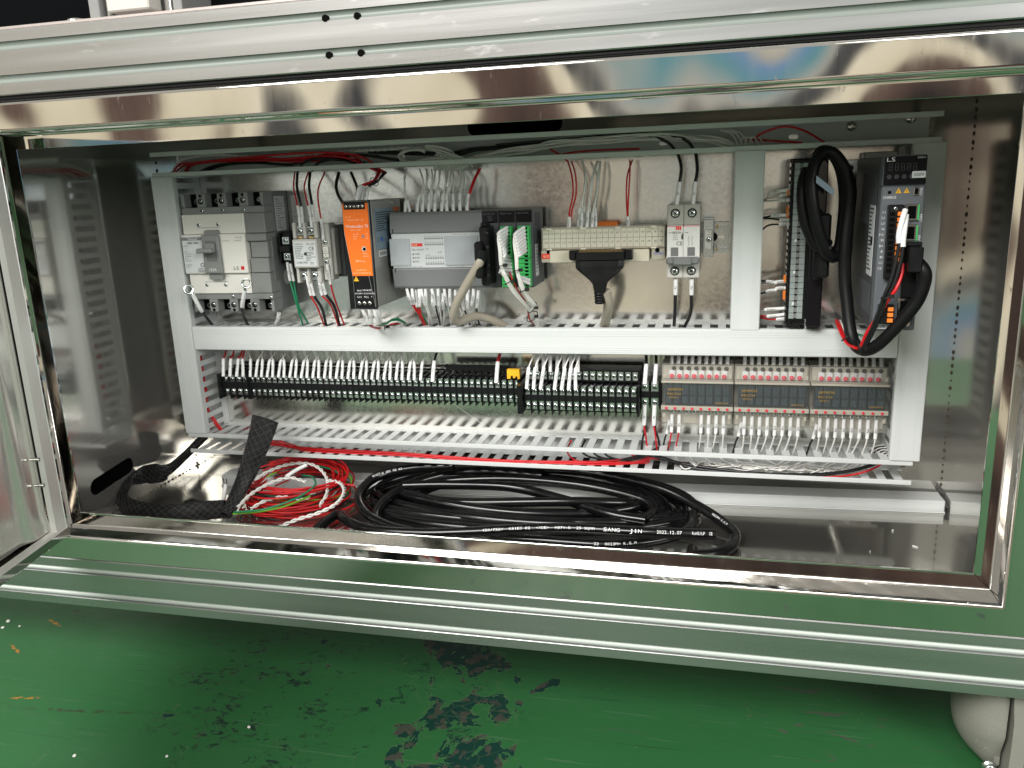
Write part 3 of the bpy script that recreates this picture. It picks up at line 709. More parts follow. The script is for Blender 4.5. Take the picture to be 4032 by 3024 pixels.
# loose cover lying at the back of the cabinet bottom
t = thing('loose_duct', 'long white duct length lying loose on the cabinet bottom at the back', 'wiring duct', (500, 65, -88))
m = MB(); m.box(-476, 476, -15, 15, 0.3, 15, 0.6); m.v = [(x, y, z) for x, y, z in m.v]
Mx = Matrix.Translation((498, 66, -88)) @ Matrix.Rotation(math.atan2(39, 948), 4, 'Z')
m.xf(Mx); m.build('body', MT['duct_cover'], t)
m = MB()
for z_ in (2.6, 4.4, 12.4): m.box(-475.5, 475.5, -15.5, -15.05, z_, z_+0.7)
m.box(-476, 476, -17.5, -15.1, 0.3, 1.6); m.xf(Mx); m.build('ridges', MT['duct_cover'], t)
m = MB(); m.box(476.2, 483, -18, 14, 0.2, 8); m.xf(Mx); m.build('end_clip', MT['black_plastic'], t)

# ================================================================== moulded case circuit breaker
t = thing('moulded_case_breaker', 'large white and grey moulded case circuit breaker marked 125A', 'circuit breaker', (97, 28, 167))
X0, X1 = 38.5, 154.5
bx('base', MT['dark_grey'], t, X0, X1, 21, 59.4, 168, 317.5, 1.2)
bx('side_step', MT['dark_grey'], t, X1-8, X1+1.2, 8, 30, 205, 262, 1)
WX = [(43.5, 61.5), (73.5, 91.0), (103, 121), (133.5, 150.5)]
for nm, zs, zn in (('terminal_cover', (292.4, 300.5), (300.5, 317.5)), ('terminal_cover', (184, 191.4), (167.5, 184))):
    m = MB(); m.box(X0, X1, -1, 21, zs[0], zs[1], 0.4)
    edges = [X0] + [e_ for w in WX for e_ in w] + [X1]
    for k in range(0, len(edges), 2): m.box(edges[k], edges[k+1], -1, 21, zn[0], zn[1], 0.8)
    tc_ = m.build(nm, MT['mid_grey'], t)
    for a, b in WX:
        bx('terminal_pocket', MT['void'], tc_, a, b, 14, 20.8, zn[0]+.5, zn[1]-.5, 0)
        screw(tc_, (a+b)/2, 14, sum(zn)/2-1.5, 4.0)
    for k, xh in enumerate((67.5, 97, 127)):
        zc = sum(zn)/2 + (-1 if zn[0] > 200 else 1)
        MB().cyl((xh, -1.25, zc), (xh, 2, zc), 3.6, 14).build('access_hole', MT['void'], tc_)
        MB().cyl((xh, -1.25, zc+(6.6 if zn[0] > 200 else -6.6)), (xh, 2, zc+(6.6 if zn[0] > 200 else -6.6)), 2.0, 12).build('access_hole', MT['void'], tc_)
        screw(tc_, xh+1, -1.0, zc+0.6, 2.4)
        if zn[0] > 200: screw(tc_, xh+.5, -1.1, 296.3, 2.4)
    for xh in (40.6, 152.4): MB().cyl((xh, -1.25, sum(zs)/2 + (4.5 if zn[0] > 200 else -5)), (xh, 2, sum(zs)/2 + (4.5 if zn[0] > 200 else -5)), 1.0, 8).build('access_hole', MT['void'], tc_)
screw(t, 98, -1.1, 187.6, 2.4); screw(t, 152, -1.1, 186, 2.4)
bx('upper_cover', MT['white_plastic'], t, X0, 126.6, -3.5, 21, 267.4, 292.2, 0.8)
bx('lower_cover', MT['white_plastic'], t, X0+.5, 126.6, -3.5, 21, 191.6, 217.6, 0.8)
bx('centre_cover', MT['white_plastic'], t, X0-1, 127.5, -8, 20, 217.9, 267.1, 0.9)
for z0, z1, y_, xa in ((267.2, 292.2, -2.5, 127.4), (257.5, 266.8, -5.5, 128), (236.5, 257.2, -1.5, 131), (218.0, 236.2, -4.5, 130), (191.6, 217.6, -2.5, 127.4)):
    bx('grey_block', MT['mid_grey'], t, xa, X1 + (1 if y_ < -4 else 0), y_, 21, z0, z1, 0.9)
for xa, za in ((62.5, 279), (90.3, 279.4), (63.6, 203.4), (91.0, 203.2)): screw(t, xa, -3.6, za, 2.4)
m = MB()
for x0, x1, z_ in ((59, 93, 275.4), (61, 95, 206.6)): m.box(x0, x1, -3.75, -3.5, z_, z_+.5)
m.build('cover_groove', MT['print_grey'], t)
esc = MB(); esc.prism(rounded(72.4, 91.4, 210.4, 272.6, 2.4, 3), 'y', -9.5, -3.4); esc.box(69.6, 94.0, -14, -8.02, 218.4, 266.8, 1.2)
es = esc.build('escutcheon', MT['mid_grey'], t)
bx('lever_slot', MT['dark_grey'], es, 75, 90, -14.4, -13.9, 234.0, 259.5, 0)
lv = MB(); lv.box(76, 89.4, -19, -14.2, 246.2, 256.8, 1); lv.box(68.6, 90.6, -27, -17, 245.2, 251.0, 1.4); lv.build('lever', MT['mid_grey'], es)
text('125A', (82, -14.3, 221.6), 3.6, 'print_white', es, align='C', res=2)
lb = sheet('rating_label', 'sticker', t, 38.2, 70.4, 219.4, 265.6, -8.3)
sheet('label_band', 'print_grey', t, 38.6, 69.3, 260.2, 264.2, -8.6)
text('Metasol', (54, -8.9, 260.8), 2.9, 'print_white', t, align='C', res=2)
text('ABS 104c', (54, -8.9, 255.8), 2.9, 'print_black', t, align='C', res=2)
text('125AF', (40, -8.9, 252.4), 1.8, 'print_grey', t)
for k, s_ in enumerate(('690V', '480/500V', '415/460V', '380V', '220/240V')):
    text(s_, (40, -8.9, 245.6-k*2.9), 1.6, 'print_grey', t); text('-', (56, -8.9, 245.6-k*2.9), 1.6, 'print_grey', t)
text('Ui', (43, -8.9, 249), 1.6, 'print_grey', t); text('CE', (61, -8.9, 226.6), 5.0, 'print_black', t, res=2)
text('Cat.A', (40, -8.9, 226), 1.8, 'print_grey', t); text('50/60Hz', (40, -8.9, 228.6), 1.8, 'print_grey', t)
lines(3, 57, 69, -8.9, 225, 1.9, 1.0, 'print_grey', t)
text('MCCB', (115.5, -8.3, 261.6), 2.2, 'print_grey', t); text('Ui 1000V', (96, -8.3, 258.2), 1.7, 'print_grey', t); text('Uimp 8kV', (113, -8.3, 258.2), 1.7, 'print_grey', t)
text('LS', (108, -8.3, 222.6), 4.0, 'print_black', t, width=7, res=2)
sheet('indicator', 'red', t, 118.4, 122.6, 222.4, 226.8, -8.5)
# stickers on the side that faces the middle of the plate
def side_sheet(name, mname, parent, xs, y0, y1, z0, z1): return MB().box(xs, xs+0.25, y0, y1, z0, z1).build(name, MT[mname], parent)
side_sheet('side_label', 'sticker', t, X1+.05, 26, 51, 267.5, 311)
for k in range(13):
    MB().box(X1+.35, X1+.45, 28, 28+random.uniform(8, 21), 307-k*3, 308-k*3).build('fine_print', MT['print_grey'], t)
m = MB(); m.cyl((X1+.05, 40, 208), (X1+.35, 40, 208), 10, 20); m.build('round_sticker', MT['sticker_silver'], t)

# ================================================================== ground terminal block
t = thing('earth_terminal', 'small black two pole terminal block between the big breaker and the contactor', 'terminal block', (172, 36, 226))
bx('body', MT['black_plastic'], t, 164, 180, 18, 51, 226, 267, 1)
for z_ in (256, 236):
    bx('clamp_plate', MT['tin'], t, 167, 177, 13.5, 17.9, z_-4.8, z_+4.8, .5); screw(t, 172, 13.4, z_, 3.0)
bx('centre_bar', MT['black_plastic'], t, 164.6, 179.4, 9, 17.9, 242, 250, .6)
for x_ in (163.4, 179.0): bx('barrier', MT['black_plastic'], t, x_, x_+1.2, 12, 50, 227, 266, .3)

# ================================================================== contactor
t = thing('contactor', 'light grey contactor with a white rating label and three wire sleeves on top', 'contactor', (220, 20, 205))
bx('base', MT['mod_grey'], t, 199, 252, 12.1, 51, 210, 274, 1)
bx('housing', MT['warm_grey'], t, 198, 246.4, -2, 12, 214, 271, 1.2)
bx('coil_side', MT['warm_grey'], t, 231.6, 243.4, -8, 10, 208, 277.4, 1.0)
for z0, z1 in ((259.5, 279), (205.2, 224.2)):
    for x0, x1 in ((196.4, 200.0), (210.4, 213.8), (224.6, 229.4)): bx('tower', MT['warm_grey'], t, x0, x1, -12, 6, z0, z1, 0.8)
    for x_ in (205.2, 219.4):
        bx('clamp', MT['tin'], t, x_-4.4, x_+4.4, -8.5, -2.1, (z0+z1)/2-6, (z0+z1)/2+5, .5); screw(t, x_, -8.6, (z0+z1)/2-0.5, 4.0)
        if z0 > 250: bx('brass_stub', MT['brass'], t, x_-3, x_+3, -9.5, -8.6, z0+.3, z0+2.6, 0)
bx('front_cover', MT['warm_grey'], t, 198.6, 231.2, -20, -1, 224.6, 259.2, 1.2)
sheet('rating_label', 'sticker', t, 200.6, 229.6, 227, 256.8, -20.3, 1)
text('CONTACTOR', (202, -20.6, 252.6), 1.9, 'print_black', t, width=11); text('GMC-22P1', (217.6, -20.6, 252.6), 1.9, 'print_black', t, width=10.5)
lines(8, 202, 214.5, -20.6, 251, 2.0, 0.9, 'print_grey', t); lines(6, 216, 228.6, -20.6, 244, 1.9, 0.9, 'print_grey', t)
text('CE', (220.5, -20.6, 246.0), 4.2, 'print_black', t, res=2); bx('square_mark', MT['print_black'], t, 213.8, 217.2, -20.65, -20.3, 240, 243.4, 0)
text('LS ELECTRIC', (203, -20.6, 230.2), 2.2, 'print_black', t, width=15); lines(2, 221, 228.6, -20.6, 231.6, 1.7, 0.8, 'print_grey', t)
bx('coil_plate', MT['white_plastic'], t, 234, 241.4, -11, -8.02, 236, 249, .6)
for k, s_ in enumerate(('A1', '220V', '50/60Hz', 'A2')): text(s_, (237.7, -11.2, 245.6-k*2.7), 1.5, 'print_black', t, align='C')
for z_ in (254.5, 230.8): screw(t, 237, -8.1, z_, 3.0)
# ================================================================== line filter behind the power supply
t = thing('line_filter', 'black labelled line filter half hidden behind the orange power supply', 'filter', (279, 25, 213))
bx('can', MT['black_plastic'], t, 263, 312, 14, 50, 222, 268, 2)
m = MB(); m.prism(rounded(262, 313, 211, 279, 5, 4), 'y', 10, 13.9); m.build('lid', MT['warm_grey'], t)
m = MB(); m.prism(rounded(263.5, 311, 221.5, 267.5, 1.5, 3), 'y', 9.4, 9.98); m.build('nameplate', MT['black_plastic'], t)
text('WYFS', (266, 9.2, 254), 4.6, 'print_white', t, res=2); text('1O', (268, 9.2, 247), 1.8, 'print_white', t); text('IN', (268, 9.2, 242), 1.8, 'print_white', t); text('3O', (268, 9.2, 237), 1.8, 'print_white', t)
text('WYFS06T1A', (266, 9.2, 230), 3.6, 'print_white', t, res=2); lines(4, 266, 290, 9.2, 228.5, 1.7, 0.8, 'print_white', t)

# ================================================================== power supply
t = thing('power_supply', 'tall narrow power supply with a bright orange front plate', 'power supply', (299, 0, 178))
PX0, PX1, PZ0, PZ1, PY = 281.6, 315.4, 178.6, 303.6, -49.0
bx('housing', MT['bracket'], t, PX0+.8, PX1-.2, PY+6, 50, PZ0+1, PZ1-1, 0.8)
bx('front_shell', MT['black_plastic'], t, PX0, PX1, PY, PY+6, PZ0, PZ1, 0.8)
fp = MB(); fp.prism([(PX0+1.2, 300.4), (PX1-1.4, 300.4), (PX1-1.4, 217.6), (PX0+7.2, 217.6), (PX0+1.2, 270)], 'y', PY-0.7, PY-0.05)
op = fp.build('orange_plate', MT['orange'], t)
m = MB()
for a, b in (((PX0+1.0, 301), (PX0+1.0, 268)), ((PX0+1.0, 268), (PX0+7.0, 217)), ((PX0+7.0, 217), (PX0+7.2, 180)), ((PX1-6.6, 217), (PX1-1, 181)), ((PX0+.6, 302.6), (PX1-.8, 302.6)), ((PX1-.6, 301.5), (PX1-.6, 181))):
    m.tube([(a[0], PY-.3, a[1]), (b[0], PY-.3, b[1])], 0.3, 5)
m.build('edge_line', MT['aluminium'], t)
tb = bx('output_terminals', MT['black_plastic'], t, PX0+3.2, PX1-4.4, PY-1.5, PY-.06, 293.6, 300.6, .3)
for k in range(5): screw(tb, PX0+6.2+k*5.05, PY-1.5, 297.0, 1.9, SLOTTED)
tb = bx('input_terminals', MT['black_plastic'], t, PX0+9.4, PX1-5.8, PY-1.5, PY-.06, 182, 189.5, .3)
for k in range(3): screw(tb, PX0+13.2+k*6.6, PY-1.5, 185.6, 2.4, SLOTTED)
f0 = PY-0.95
text('13  14', (PX0+4.5, f0, 284.6), 1.7, 'print_pale', op); text('+   -   -', (PX0+15, f0, 288.6), 1.7, 'print_pale', op)
text('Output: 24V = 3A', (PX0+6, f0, 281.0), 1.9, 'print_pale', op, width=20)
text('Weidmüller', (PX0+3.4, f0, 273.0), 3.0, 'print_white', op, width=22, res=2); text('ЭE', (PX1-6.6, f0, 273.0), 3.2, 'print_white', op, width=4)
text('INSTAPOWER', (PX0+9, f0, 269.6), 1.4, 'print_pale', op, width=13); text('DC OK', (PX0+12, f0, 265), 1.5, 'print_pale', op); text('I>90%', (PX0+12, f0, 262.4), 1.5, 'print_pale', op); text('Fault', (PX0+12, f0, 259.8), 1.5, 'print_pale', op)
for k, s_ in enumerate(('Gn', 'Ye', 'Rd')): text(s_, (PX1-6, f0, 265-k*2.6), 1.5, 'print_pale', op)
MB().cyl((PX1-9.6, PY-1.2, 263.0), (PX1-9.6, PY, 263.0), 1.7, 12).build('status_lamp', MT['mid_grey'], op)
MB().cyl((PX1-9.6, PY-1.1, 248.6), (PX1-9.6, PY, 248.6), 2.9, 14).build('trimmer_ring', MT['warm_grey'], op); MB().cyl((PX1-9.2, PY-1.3, 248.4), (PX1-9.2, PY, 248.4), 1.9, 12).build('trimmer', MT['void'], op)
text('Adjust', (PX1-11.6, f0, 242.6), 1.6, 'print_pale', op); text('22-28 V', (PX1-11.6, f0, 239.4), 1.6, 'print_pale', op)
text('PROeco', (PX0+13, f0, 233.6), 2.4, 'print_pale', op, width=12); text('1469470000', (PX0+12, f0, 223.6), 1.6, 'print_pale', op, width=13); text('PRO ECO 72W 24V 3A', (PX0+8, f0, 220.0), 1.7, 'print_pale', op, width=22)
def warn(parent, x, y, z, w):
    m = MB(); m.prism([(x-w/2, z), (x+w/2, z), (x, z+w*.9)], 'y', y-.3, y); o = m.build('warning_triangle', MT['yellow'], parent)
    m = MB(); m.prism([(x-.4, z+w*.12), (x+.5, z+w*.4), (x-.1, z+w*.4), (x+.4, z+w*.66), (x-.6, z+w*.32), (x, z+w*.32)], 'y', y-.5, y-.32); m.build('warning_mark', MT['print_black'], o)
warn(t, PX0+11, PY-.05, 211.4, 6.4)
text('Input: 1W+N+PE', (PX0+20, PY-.3, 199.6), 2.1, 'print_white', t, align='C', width=18); text('100-240V~ 2-1A 50/60Hz', (PX0+20.6, PY-.3, 196.0), 1.9, 'print_white', t, align='C', width=24.5); text('L(+)   N(-)   +', (PX0+20, PY-.3, 192.0), 1.9, 'print_white', t, align='C', width=19)
side_sheet('side_label', 'sticker_blue', t, PX1+.05, -36, 22, 246, 293)
for k in range(9): MB().box(PX1+.35, PX1+.42, -33, random.uniform(-10, 18), 288-k*2.6, 289-k*2.6).build('fine_print', MT['print_black'], t)
text('CE', (PX1+.4, -33, 255), 5, 'print_black', t, right=(0,1,0), res=2); m = MB(); m.cyl((PX1+.3, -19, 257.4), (PX1+.45, -19, 257.4), 3, 14); m.build('round_mark', MT['blue_label'], t)
text('c us', (PX1+.4, -13, 255), 3.4, 'print_black', t, right=(0,1,0)); lines(2, 0, 1, 0, 0, 1, .1, 'print_grey', t) if False else None
side_sheet('barcode_label', 'sticker', t, PX1+.05, -30, -6, 237, 244.6)
m = MB()
for k in range(13): m.box(PX1+.35, PX1+.42, -27+k*1.5, -26.4+k*1.5, 238.6, 243)
m.build('barcode', MT['print_black'], t)
side_sheet('orange_tag', 'orange_soft', t, PX1+.05, 26, 44, 288, 293)
for y_, z_ in ((-20, 186), (30, 192), (-28, 233), (20, 298)): MB().cyl((PX1, y_, z_), (PX1+.8, y_, z_), 1.8, 12).build('rivet', MT['tin'], t)

# ================================================================== programmable controller
t = thing('controller', 'wide grey programmable controller with a pale front panel and red badge', 'controller', (380, 20, 197))
CX0, CX1, CY = 323.4, 437.3, -10.0
bx('base', MT['mod_grey'], t, CX0+.5, CX1, 6, 51, 198, 286.4, .8)
m = MB(); m.prism([(CY, 262.6), (CY-.6, 264), (CY+1.5, 284), (CY+4, 287), (6, 287), (6, 262.6)], 'x', CX0, CX1); m.build('upper_cover', MT['plc_grey'], t)
m = MB(); m.prism([(CY, 221.4), (CY-.6, 220), (CY+1.5, 199.6), (CY+4, 197), (6, 197), (6, 221.4)], 'x', CX0, CX1); m.build('lower_cover', MT['plc_grey'], t)
fp = bx('front_panel', MT['panel_white'], t, CX0+1.4, CX1-2, CY-1.6, 6, 221.7, 262.3, .6)
bx('flap', MT['flap_grey'], t, CX0-1, CX0+24.4, CY-3.0, CY-1.62, 224.6, 256.6, .5); bx('flap', MT['flap_grey'], t, CX0+68, CX0+109, CY-3.0, CY-1.62, 224.6, 258.4, .5)
m = MB()
for k in range(3):
    m.box(CX0+3.4+k*2, CX0+3.9+k*2, CY-3.3, CY-3.0, 237-k, 247+k); m.box(CX0+99+k*2, CX0+99.5+k*2, CY-3.3, CY-3.0, 237-k, 247+k)
tag(m.build('finger_ribs', MT['flap_grey'], t), kind='stuff')
m = MB()
for x_ in (CX0+3.2, CX1-2.6):
    for z_ in (263, 216.6): m.box(x_, x_+.6, CY-1.0, CY, z_, z_+5)
m.build('hinge_notch', MT['void'], t)
sheet('red_badge', 'red_label', fp, CX0+26.4, CX0+40, 247.4, 251.0, CY-1.9); text('XGB', (CX0+27, CY-2.2, 248.0), 2.4, 'print_pale', fp, width=7, res=2)
text('XBC- DN32H', (CX0+26.6, CY-1.95, 242.6), 2.0, 'print_grey', fp, width=15)
for k, s_ in enumerate(('PWR', 'RUN', 'ERR')):
    bx('lamp', MT['print_grey'], fp, CX0+27, CX0+28.8, CY-2.0, CY-1.62, 237.4-k*4.4, 239.2-k*4.4, 0); text(s_, (CX0+30, CY-1.95, 237.4-k*4.4), 2.0, 'print_grey', fp)
text('IN', (CX0+45, CY-1.95, 243.6), 1.7, 'print_grey', fp); text('OUT', (CX0+43.4, CY-1.95, 236.0), 1.7, 'print_grey', fp); text('LS', (CX0+59.4, CY-1.95, 239.0), 2.6, 'print_grey', fp, width=4.6)
lm = MB().box(0, 1.7, -.3, 0, 0, 1.7).mesh('lamp', (0,0,0), MT['print_grey'])
for z_, names in ((255.4, '00 01 02 03 04 05 06 07'), (248.4, '08 09 0A 0B 0C 0D 0E 0F'), (232.4, '20 21 22 23 24 25 26 27'), (225.6, '28 29 2A 2B 2C 2D 2E 2F')):
    for k, s_ in enumerate(names.split()):
        x_ = CX0+43.2+k*3.0; inst('lamp', lm, fp, (x_, CY-1.65, z_)); text(s_, (x_+.85, CY-1.95, z_+2.4), 1.3, 'print_grey', fp, align='C')
text('DC IN : 24 Vd.c, 4 mA', (CX0+78, CY-1.95, 259.8), 1.3, 'print_grey', fp); text('TR OUT : 24 Vd.c, 0.5 A/P', (CX0+70, CY-1.95, 222.6), 1.3, 'print_grey', fp); text('130 VA, 50/60 Hz  TR OUT: 24 Vd.c, 0.5 A/P', (CX0+4, CY-1.95, 222.6), 1.3, 'print_grey', fp)
m = MB()
for k in range(10): m.box(CX0+20+k*8.6, CX0+24+k*8.6, 2, 12, 286.6, 289, .4)
m.build('terminal_screw_row', MT['black_plastic'], t)

def module(name, label, x0, x1, title, sub):
    t = thing(name, label, 'controller module', ((x0+x1)/2, 20, 197))
    bx('housing', MT['mod_grey'], t, x0+.15, x1-.15, CY+.2, 51, 197.4, 286.6, .8)
    sheet('title_panel', 'black_gloss', t, x0+.8, x1-.8, 272.2, 285.4, CY-.1)
    text(title, (x0+1.6, CY-.4, 281.8), 1.5, 'print_grey', t, width=x1-x0-6)
    for k, s_ in enumerate(sub): text(s_, (x0+7, CY-.4, 279-k*2.3), 1.3, 'print_grey', t)
    return t
MODS = [module('position_module', 'grey positioning module with a black cable plug, next to the controller', 437.5, 457.2, 'XBF-PD02A', ('RUN', 'X ARD', 'Y ARD')),
        module('input_module', 'grey input module, middle of the three beside the controller', 457.4, 477.2, 'XBE-DC16A', ()),
        module('output_module', 'grey output module, last of the three beside the controller', 477.4, 497.2, 'XBE-TN16A', ())]
side_sheet('side_label', 'sticker', MODS[2], 497.15, 0, 16, 209, 246); 
for k in range(8): MB().box(497.45, 497.52, 1.5, random.uniform(8, 14), 242-k*4, 243.4-k*4).build('fine_print', MT['print_grey'], MODS[2])
m = MB()
for k in range(7): m.box(497.1, 497.9, 5+k*4, 6.6+k*4, 250, 282)
tag(m.build('vent_ribs', MT['mod_grey'], MODS[2]), kind='stuff')
for k, s_ in ((1, 'first'), (2, 'last')):
    x0 = MODS[k]['label'] and (461.5 if k == 1 else 482.0)
    for (z0, z1) in ((232.5, 268.5), (199.5, 231.8)):
        gb = bx('terminal_block', MT['green_terminal'], MODS[k], x0, x0+13, -22, CY+.1, z0, z1, .5)
        n = 8 if z0 > 230 else 8
        for i in range(n):
            zc = z1 - (i+.5)*(z1-z0)/n
            bx('wire_port', MT['void'], gb, x0+7.4, x0+11.4, -22.4, -21.9, zc-1.2, zc+1.2, 0); bx('port_shelf', MT['green_terminal'], gb, x0+.8, x0+12.6, -23.6, -22.02, zc+1.3, zc+2.1, .15)
t = thing('cable_plug', 'black angled plug in the positioning module, carrying the thick grey cable', 'plug', (447, -30, 200))
m = MB(); m.box(441, 451.5, -38, CY+.1, 203, 270, 2.0); m.build('hood', MT['black_plastic'], t)
m = MB(); m.box(438, 446.5, -52, -38.02, 213, 254, 2.5); m.build('hood_cover', MT['black_plastic'], t)
for z_ in (215, 262, 246, 226): MB().lathe((450, -38, z_), (0,-1,0), [(0,2.4),(1.6,2.4),(1.8,1.6),(1.9,.8)], 10).build('thumb_screw', MT['black_gloss'], t)
m = MB(); m.box(443, 450, -37.5, -20, 270.1, 274, .8); m.build('latch', MT['black_plastic'], t)

# ================================================================== connector terminal board
t = thing('terminal_board', 'long cream terminal board with an upside down number strip and flat black plug', 'terminal board', (574, 30, 224))
BX0, BX1 = 503.5, 646.2
bx('base', MT['beige'], t, BX0+1, BX1-1, 14, 51, 226, 262.4, 1.0)
bx('lower_ledge', MT['beige'], t, BX0+11, BX1-18, -3, 13.9, 224.6, 238.4, .8)
bx('upper_deck', MT['beige_dark'], t, BX0+1, BX1-.5, 2, 13.9, 239.2, 264.4, .6)
sheet('number_strip', 'card', t, BX0+2.6, BX1-1.4, 241.6, 262.0, 1.5)
m = MB(); px = (BX1-1.4-BX0-2.6)/20
for k in range(21): m.box(BX0+2.6+k*px-.15, BX0+2.6+k*px+.15, 1.15, 1.45, 241.6, 262)
m.box(BX0+2.6, BX1-1.4, 1.15, 1.45, 251.6, 252.0); m.build('grid_line', MT['print_grey'], t)
for k in range(20):
    xc = BX0+2.6+(k+.5)*px
    text('A%d' % (20-k), (xc, 1.2, 258.6), 2.1, 'print_grey', t, right=(-1,0,0), upv=(0,0,-1), align='C'); text('B%d' % (20-k), (xc, 1.2, 248.4), 2.1, 'print_grey', t, right=(-1,0,0), upv=(0,0,-1), align='C')
cl = bx('clear_cover', MT['clear'], t, BX0, BX1, -3.4, 0.6, 239.0, 264.8, .6)
for k in range(4):
    for z_ in (239.4, 262.2): bx('cover_clip', MT['card'], t, BX0+8+k*39.5, BX0+14+k*39.5, -4.2, -3.45, z_, z_+1.8, .2)
bx('end_foot', MT['beige_dark'], t, BX0+1, BX0+14, -2, 13.8, 225, 238.9, .6); bx('end_foot', MT['beige_dark'], t, BX1-15.5, BX1-.6, -2, 13.8, 226, 238.9, .6)
sheet('red_label', 'red_label', t, BX0+1.6, BX0+11.4, 229.4, 235.2, -2.4); text('XTB', (BX0+10.4, -2.7, 233.8), 3.0, 'print_pale', t, right=(-1,0,0), upv=(0,0,-1), width=7)
text('UNR7752', (BX1-1.4, -2.4, 234.8), 2.4, 'print_blue', t, right=(-1,0,0), upv=(0,0,-1), width=12)
for x_ in (BX0+10, BX1-9): MB().cyl((x_, -2.3, 237), (x_, -1, 237), 2.6, 12).build('mounting_hole', MT['void'], t)
bx('header', MT['black_plastic'], t, BX0+36.5, BX0+107, -12, -3.05, 228.0, 239.4, .6)
m = MB()
for k in range(34): m.box(BX0+47+k*1.45, BX0+47.6+k*1.45, -13, -12, 236.6, 239.6)
m.build('pins', MT['brass'], t)
for a, b in ((36.5, 44), (99.5, 107)): bx('latch', MT['black_plastic'], t, BX0+a, BX0+b, -20, -12.02, 229.5, 239.8, .8)
t = thing('ribbon_plug', 'flat black trapezoid plug hanging from the cream terminal board', 'plug', (575, -16, 186))
bx('body', MT['black_plastic'], t, BX0+44.6, BX0+99, -22, -12.1, 228.2, 237.6, .8)
m = MB(); rows = []
for z_, hw, d in ((228.0, 27, 5.5), (222, 27, 6), (219, 26, 6), (212, 18, 6.2), (206, 11, 6.4), (202, 8, 6.4), (196, 6.8, 6.2), (192, 6.2, 6.0)):
    rows.append([(574.4+dx*hw, -17+dy*d, z_) for dx, dy in ((-1,-.6),(-.8,-1),(.8,-1),(1,-.6),(1,.6),(.8,1),(-.8,1),(-1,.6))])
m.rings(rows, True); m.f = [q[::-1] for q in m.f]; m.build('hood', MT['black_plastic'], t)
m = MB()
for k in range(4): m.lathe((573.6+k*.2, -17, 192-k*3.2), (0,0,-1), [(0,5.6),(.4,6.3),(2.0,6.3),(2.4,5.4),(3.1,5.4)], 14)
m.build('strain_relief', MT['black_plastic'], t)

# ================================================================== miniature circuit breaker
t = thing('miniature_breaker', 'white two pole miniature circuit breaker with grey rocker lever', 'circuit breaker', (666, 20, 206))
MX0, MX1 = 648.0, 683.4
bx('base', MT['mcb_grey'], t, MX0, MX1, 4, 51, 206.4, 286.4, .8)
for x0, x1 in ((MX0, 665.6), (665.8, MX1)):
    bx('top_block', MT['mcb_grey'], t, x0, x1, -8, 3.9, 264.4, 286.4, .8); bx('bottom_block', MT['warm_grey'], t, x0, x1, -8, 3.9, 206.4, 222.0, .8); bx('front', MT['mcb_white'], t, x0, x1, -10, 3.9, 222.3, 264.2, .7)
bx('red_line', MT['red_label'], t, MX0+.2, MX1-.2, -10.2, -9.95, 263.0, 263.6, 0)
for x_ in (656.8, 674.8):
    for z_ in (277.2, 214.2):
        MB().cyl((x_, -8.3, z_), (x_, -4, z_), 5.0, 18).build('screw_well', MT['void'], t); screw(t, x_, -7.6, z_, 4.0)
    bx('lever_window', MT['lever_grey'], t, x_-4.4, x_+3.6, -10.6, -9.9, 231, 240.4, .2)
lv = MB(); lv.box(MX0-.4, MX1+.4, -22, -10.2, 222.6, 230.2, 2.0); lv.box(MX0+7.6, MX1-8, -24, -21.8, 222.2, 230.6, 1.2); lv.build('lever', MT['lever_grey'], t)
sheet('red_badge', 'red_label', t, 657.6, 663.4, 259.4, 262.8, -10.4); text('LS', (660.5, -10.7, 260.0), 2.1, 'print_pale', t, align='C', width=3.4)
text('BK63H', (654.2, -10.2, 255.2), 2.6, 'print_black', t, width=9, res=2); text('C16', (654.6, -10.2, 252.8), 1.7, 'print_grey', t); text('400V~', (654.6, -10.2, 250.6), 1.5, 'print_grey', t); text('10000', (654.6, -10.2, 248.2), 1.6, 'print_grey', t)
text('CE', (658.4, -10.2, 242.6), 4.2, 'print_black', t, width=6.6, res=2); m = MB(); m.prism([(663.6, 249), (665.4, 249), (665.4, 257), (663.6, 253)], 'y', -10.25, -10.0); m.build('printed_wedge', MT['print_black'], t)
for x_ in (650, 667.6): bx('printed_dash', MT['print_grey'], t, x_, x_+3.4, -10.25, -9.98, 256, 256.7, 0)
m = MB()
for x_ in (671.2, 674.8): m.tube([(x_, -10.1, 252.6), (x_+1, -10.1, 250), (x_-.6, -10.1, 248.2), (x_+1, -10.1, 246), (x_, -10.1, 242)], .28, 4)
m.build('circuit_symbol', MT['print_grey'], t)
t = thing('end_clamp', 'blue tinted zinc end clamp right of the small breaker', 'clamp', (691, 35, 226))
bx('body', MT['tin'], t, 686.6, 698.2, 18, 51, 226.6, 268.6, .6); bx('tongue', MT['zinc'], t, 688, 696.4, 13, 17.9, 236, 257.6, .5); screw(t, 693, 12.9, 246.4, 3.0)

